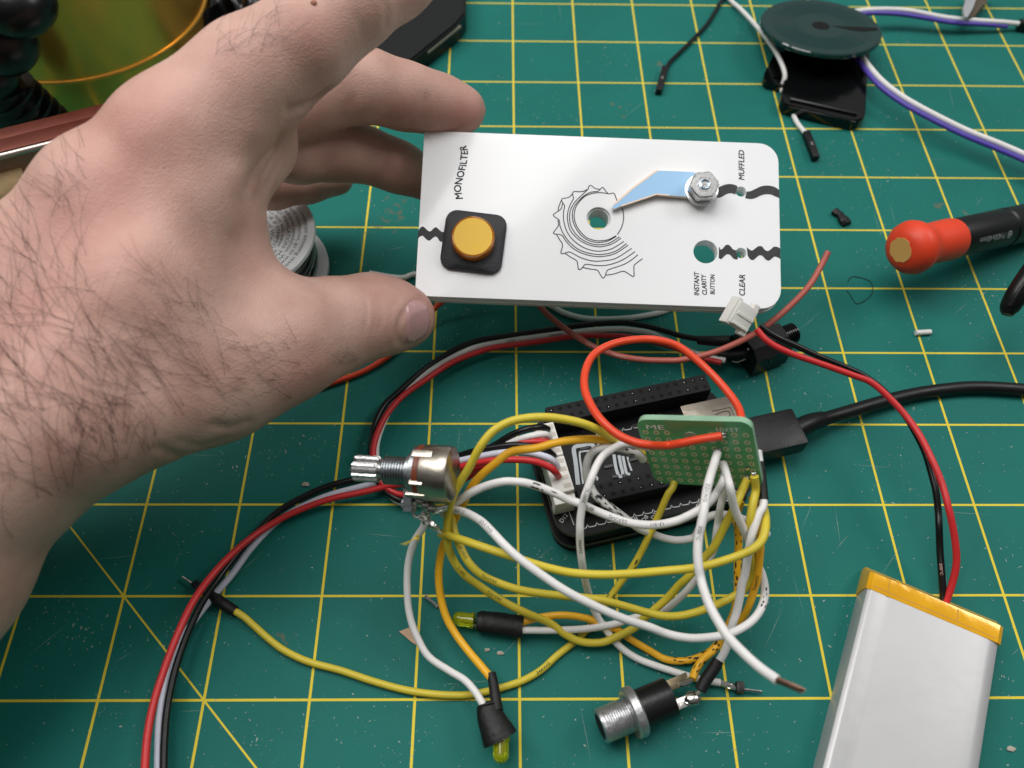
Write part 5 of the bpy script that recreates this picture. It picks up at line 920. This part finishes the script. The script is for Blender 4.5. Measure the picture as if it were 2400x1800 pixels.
B = BM(); V, F = text_verts('PH00x40mm', 2.7, .18); wdt = max(v.x for v in V); xs0 = mmx + 20.5
def sdm(x, y, r=6.27):
    c = A_ + sa * (xs0 - x) ; vw = (CAM - c).normalized(); vw = (vw - sa * vw.dot(sa)).normalized(); sd_ = sa.cross(vw); a = -(y - 1) / r - .42; return c + (vw * math.cos(a) + sd_ * math.sin(a) * -1) * (r + .10)
sgn = 1 if (project(sdm(5, 2))[1] > project(sdm(5, 0))[1]) else -1
vs = [B.b.verts.new(sdm(v.x * .92 + 3.0, (v.y - 1) * sgn + 1)) for v in V]
for f in F:
    try: B.b.faces.new([vs[i] for i in f])
    except ValueError: pass
ring_ = [(1.25 * math.cos(a), 1.25 * math.sin(a)) for a in [2 * math.pi * i / 20 for i in range(20)]]
o1 = [B.b.verts.new(sdm(1 + x, 1 + y)) for x, y in ring_]; i1 = [B.b.verts.new(sdm(1 + x * .78, 1 + y * .78)) for x, y in ring_]
for i in range(20): j = (i + 1) % 20; B.b.faces.new((o1[i], o1[j], i1[j], i1[i]))
for w_, h_ in ((.8, .22), (.22, .8)): B.b.faces.new([B.b.verts.new(sdm(1 + a * w_, 1 + b * h_)) for a, b in ((-1, -1), (1, -1), (1, 1), (-1, 1))])
make('lettering', B, mat('grey print', (150, 152, 156), .5), sd, smooth=False)
B = BM(); B.tube([at(2361, 738, 22), at(2366, 722, 23), at(2385, 690, 26), at(2420, 640, 30), at(2480, 560, 36)], [1.5, 2.6, 3.1, 3.3, 3.4], 20); t_ = empty('tool_handle', at(2400, 700, 0), 'rounded tip of a black rubber tool handle raised at the right edge', 'tool'); make('grip', B, mat('black rubber', (12, 13, 14), .35, bump=.3, bscale=500), t_)
B = BM(); B.tube([at(2368, 716, 26.1), at(2388, 684, 29.2), at(2424, 632, 33.3)], .5, 8); make('moulded_rib', B, PLB, t_)
# ---------------------------------------------------------------- small loose things
random.seed(12)
B = BM(); a_, b_ = at(1957, 494, 1.1), at(1986, 524, 1.1); B.tube([a_, a_.lerp(b_, .4) + Vector((.3, .2, .1)), a_.lerp(b_, .7), b_], [1.6, 1.3, 1.9, 1.7], 10)
for v in B.b.verts: v.co += Vector((random.uniform(-.25, .25), random.uniform(-.25, .25), 0)); v.co.z = .1 + max(0, v.co.z - .1) * .8
make('shrink_offcut', B, SHR, label='short torn offcut of black heat shrink on the mat', cat='offcut')
B = BM(); B.tube([at(2146, 780, .9), at(2181, 778, .9)], .85, 12); make('insulation_offcut', B, WHT, label='tiny white cylinder of stripped insulation on the mat', cat='offcut')
B = BM(); B.prism([at(x, y, .5) for x, y in ((935, 1480), (958, 1471), (970, 1478), (978, 1496), (980, 1514), (965, 1505), (950, 1492))], Vector((0, 0, -.45))); make('wood_chip', B, mat('wood chip', (196, 164, 136), .8, bump=.6, bscale=600, var=.2), label='small pale wood chip under the outermost white wire', cat='wood chip', smooth=False)
B = BM(); B.tube([at(997, 1398, .6), at(1012, 1410, .9), at(1026, 1423, .6)], [.55, .4, .5], 7); make('wire_clipping', B, SIL, label='bright clipped bit of tinned wire beside the orange yellow wire', cat='wire clipping')
for x, y, s_, nm_, lb in ((2230, 1755, 5, 'plastic_crumb', 'pale crumb on the mat right of the battery'), (716, 1135, 5, 'grey_crumb', 'grey crumb on the mat below the wrist'), (1173, 1531, 4, 'grey_crumb', 'flat grey crumb between the two LEDs'), (1142, 1523, 3.4, 'grey_crumb', 'tiny grey crumb right beside the orange yellow wire to the lower LED')):
    x0 = 2370 if x == 2230 else x; B = BM(); B.blob(at(x0, y, .3), s_ * .13, (1.5, .9, .5), .7, 2); make(nm_, B, mat('crumb', (170, 164, 150), .8), label=lb, cat='crumb')
B = BM(); B.prism([at(x, y, 9) for x, y in ((2263, -30), (2263, 2), (2257, 20), (2261, 39), (2268, 40), (2280, 20), (2287, 0), (2300, -30))], Vector((0, 0, -1.2))); nip = empty('tweezers', at(2290, 0, 0), 'worn metal tool tip poking in at the top right corner', 'tool'); make('bright_tip', B, mat('pale worn tip', (186, 188, 192), .35, .4, bump=.6, bscale=800, var=.15), nip, smooth=False)
B = BM(); B.prism([at(x, y, 7) for x, y in ((2287, -30), (2283, 20), (2270, 42), (2285, 36), (2298, 18), (2312, 5), (2330, -30))], Vector((0, 0, -4))); make('dull_tip', B, mat('dull brown metal', (104, 92, 78), .5, .5, bump=.7, bscale=600), nip, smooth=False)
B = BM(); B.tube([at(1986, 660, .2), at(2000, 648, .2), at(2040, 660, .3), at(2042, 690, .2), at(2010, 712, .2), at(1992, 690, .2), at(1984, 680, .15)], .13, 5)
make('hair_strand', B, mat('dark fibre', (16, 50, 48), .6), label='single curled dark fibre lying on the mat', cat='fibre')
B = BM(); random.seed(21)
cl_ = [(random.uniform(0, 2400), random.uniform(0, 1800)) for _ in range(70)] + [(1110, 740), (1090, 760), (1290, 890), (1270, 920), (650, 1060), (740, 1040), (2060, 640), (1530, 190), (1300, 240), (1720, 60), (2300, 700), (1560, 160)]
for i in range(4600):
    if random.random() < .55: c_ = random.choice(cl_); x, y = random.gauss(c_[0], 45), random.gauss(c_[1], 35)
    else: x, y = random.uniform(0, 2400), random.uniform(0, 1800)
    if not (-10 < x < 2410 and -10 < y < 1810): continue
    p = at(x, y, .06); s_ = random.choice((.05, .06, .07, .08, .08, .1, .14)) * random.uniform(.7, 1.5); a = random.uniform(0, 6.3); l_ = random.choice((1, 1, 1.6, 3)); d_ = Vector((math.cos(a), math.sin(a), 0)); e_ = Vector((-d_.y, d_.x, 0))
    B.b.faces.new([B.b.verts.new(p + d_ * (s_ * l_ * u) + e_ * (s_ * v) + UZ * random.uniform(0, .12)) for u, v in ((-1, -.6), (.4, -1), (1, .3), (-.2, 1))])
for i in range(90):
    x, y = random.uniform(0, 2400), random.uniform(0, 1800); p = at(x, y, .03); a = random.gauss(random.choice((0, 1.57, .8)), .12); d_ = Vector((math.cos(a), math.sin(a), 0)); e_ = Vector((-d_.y, d_.x, 0)); l_ = random.uniform(2, 16)
    B.b.faces.new([B.b.verts.new(p + d_ * (l_ * u) + e_ * (.035 * v + .02 * l_ * u * u)) for u, v in ((0, 0), (.5, -1), (1, 0), (.5, 1))])
make('dust', B, mat('dust', (176, 188, 180), .8, alpha=.8), label=None, kind='stuff', org=Vector((0, 0, 0)), smooth=False)
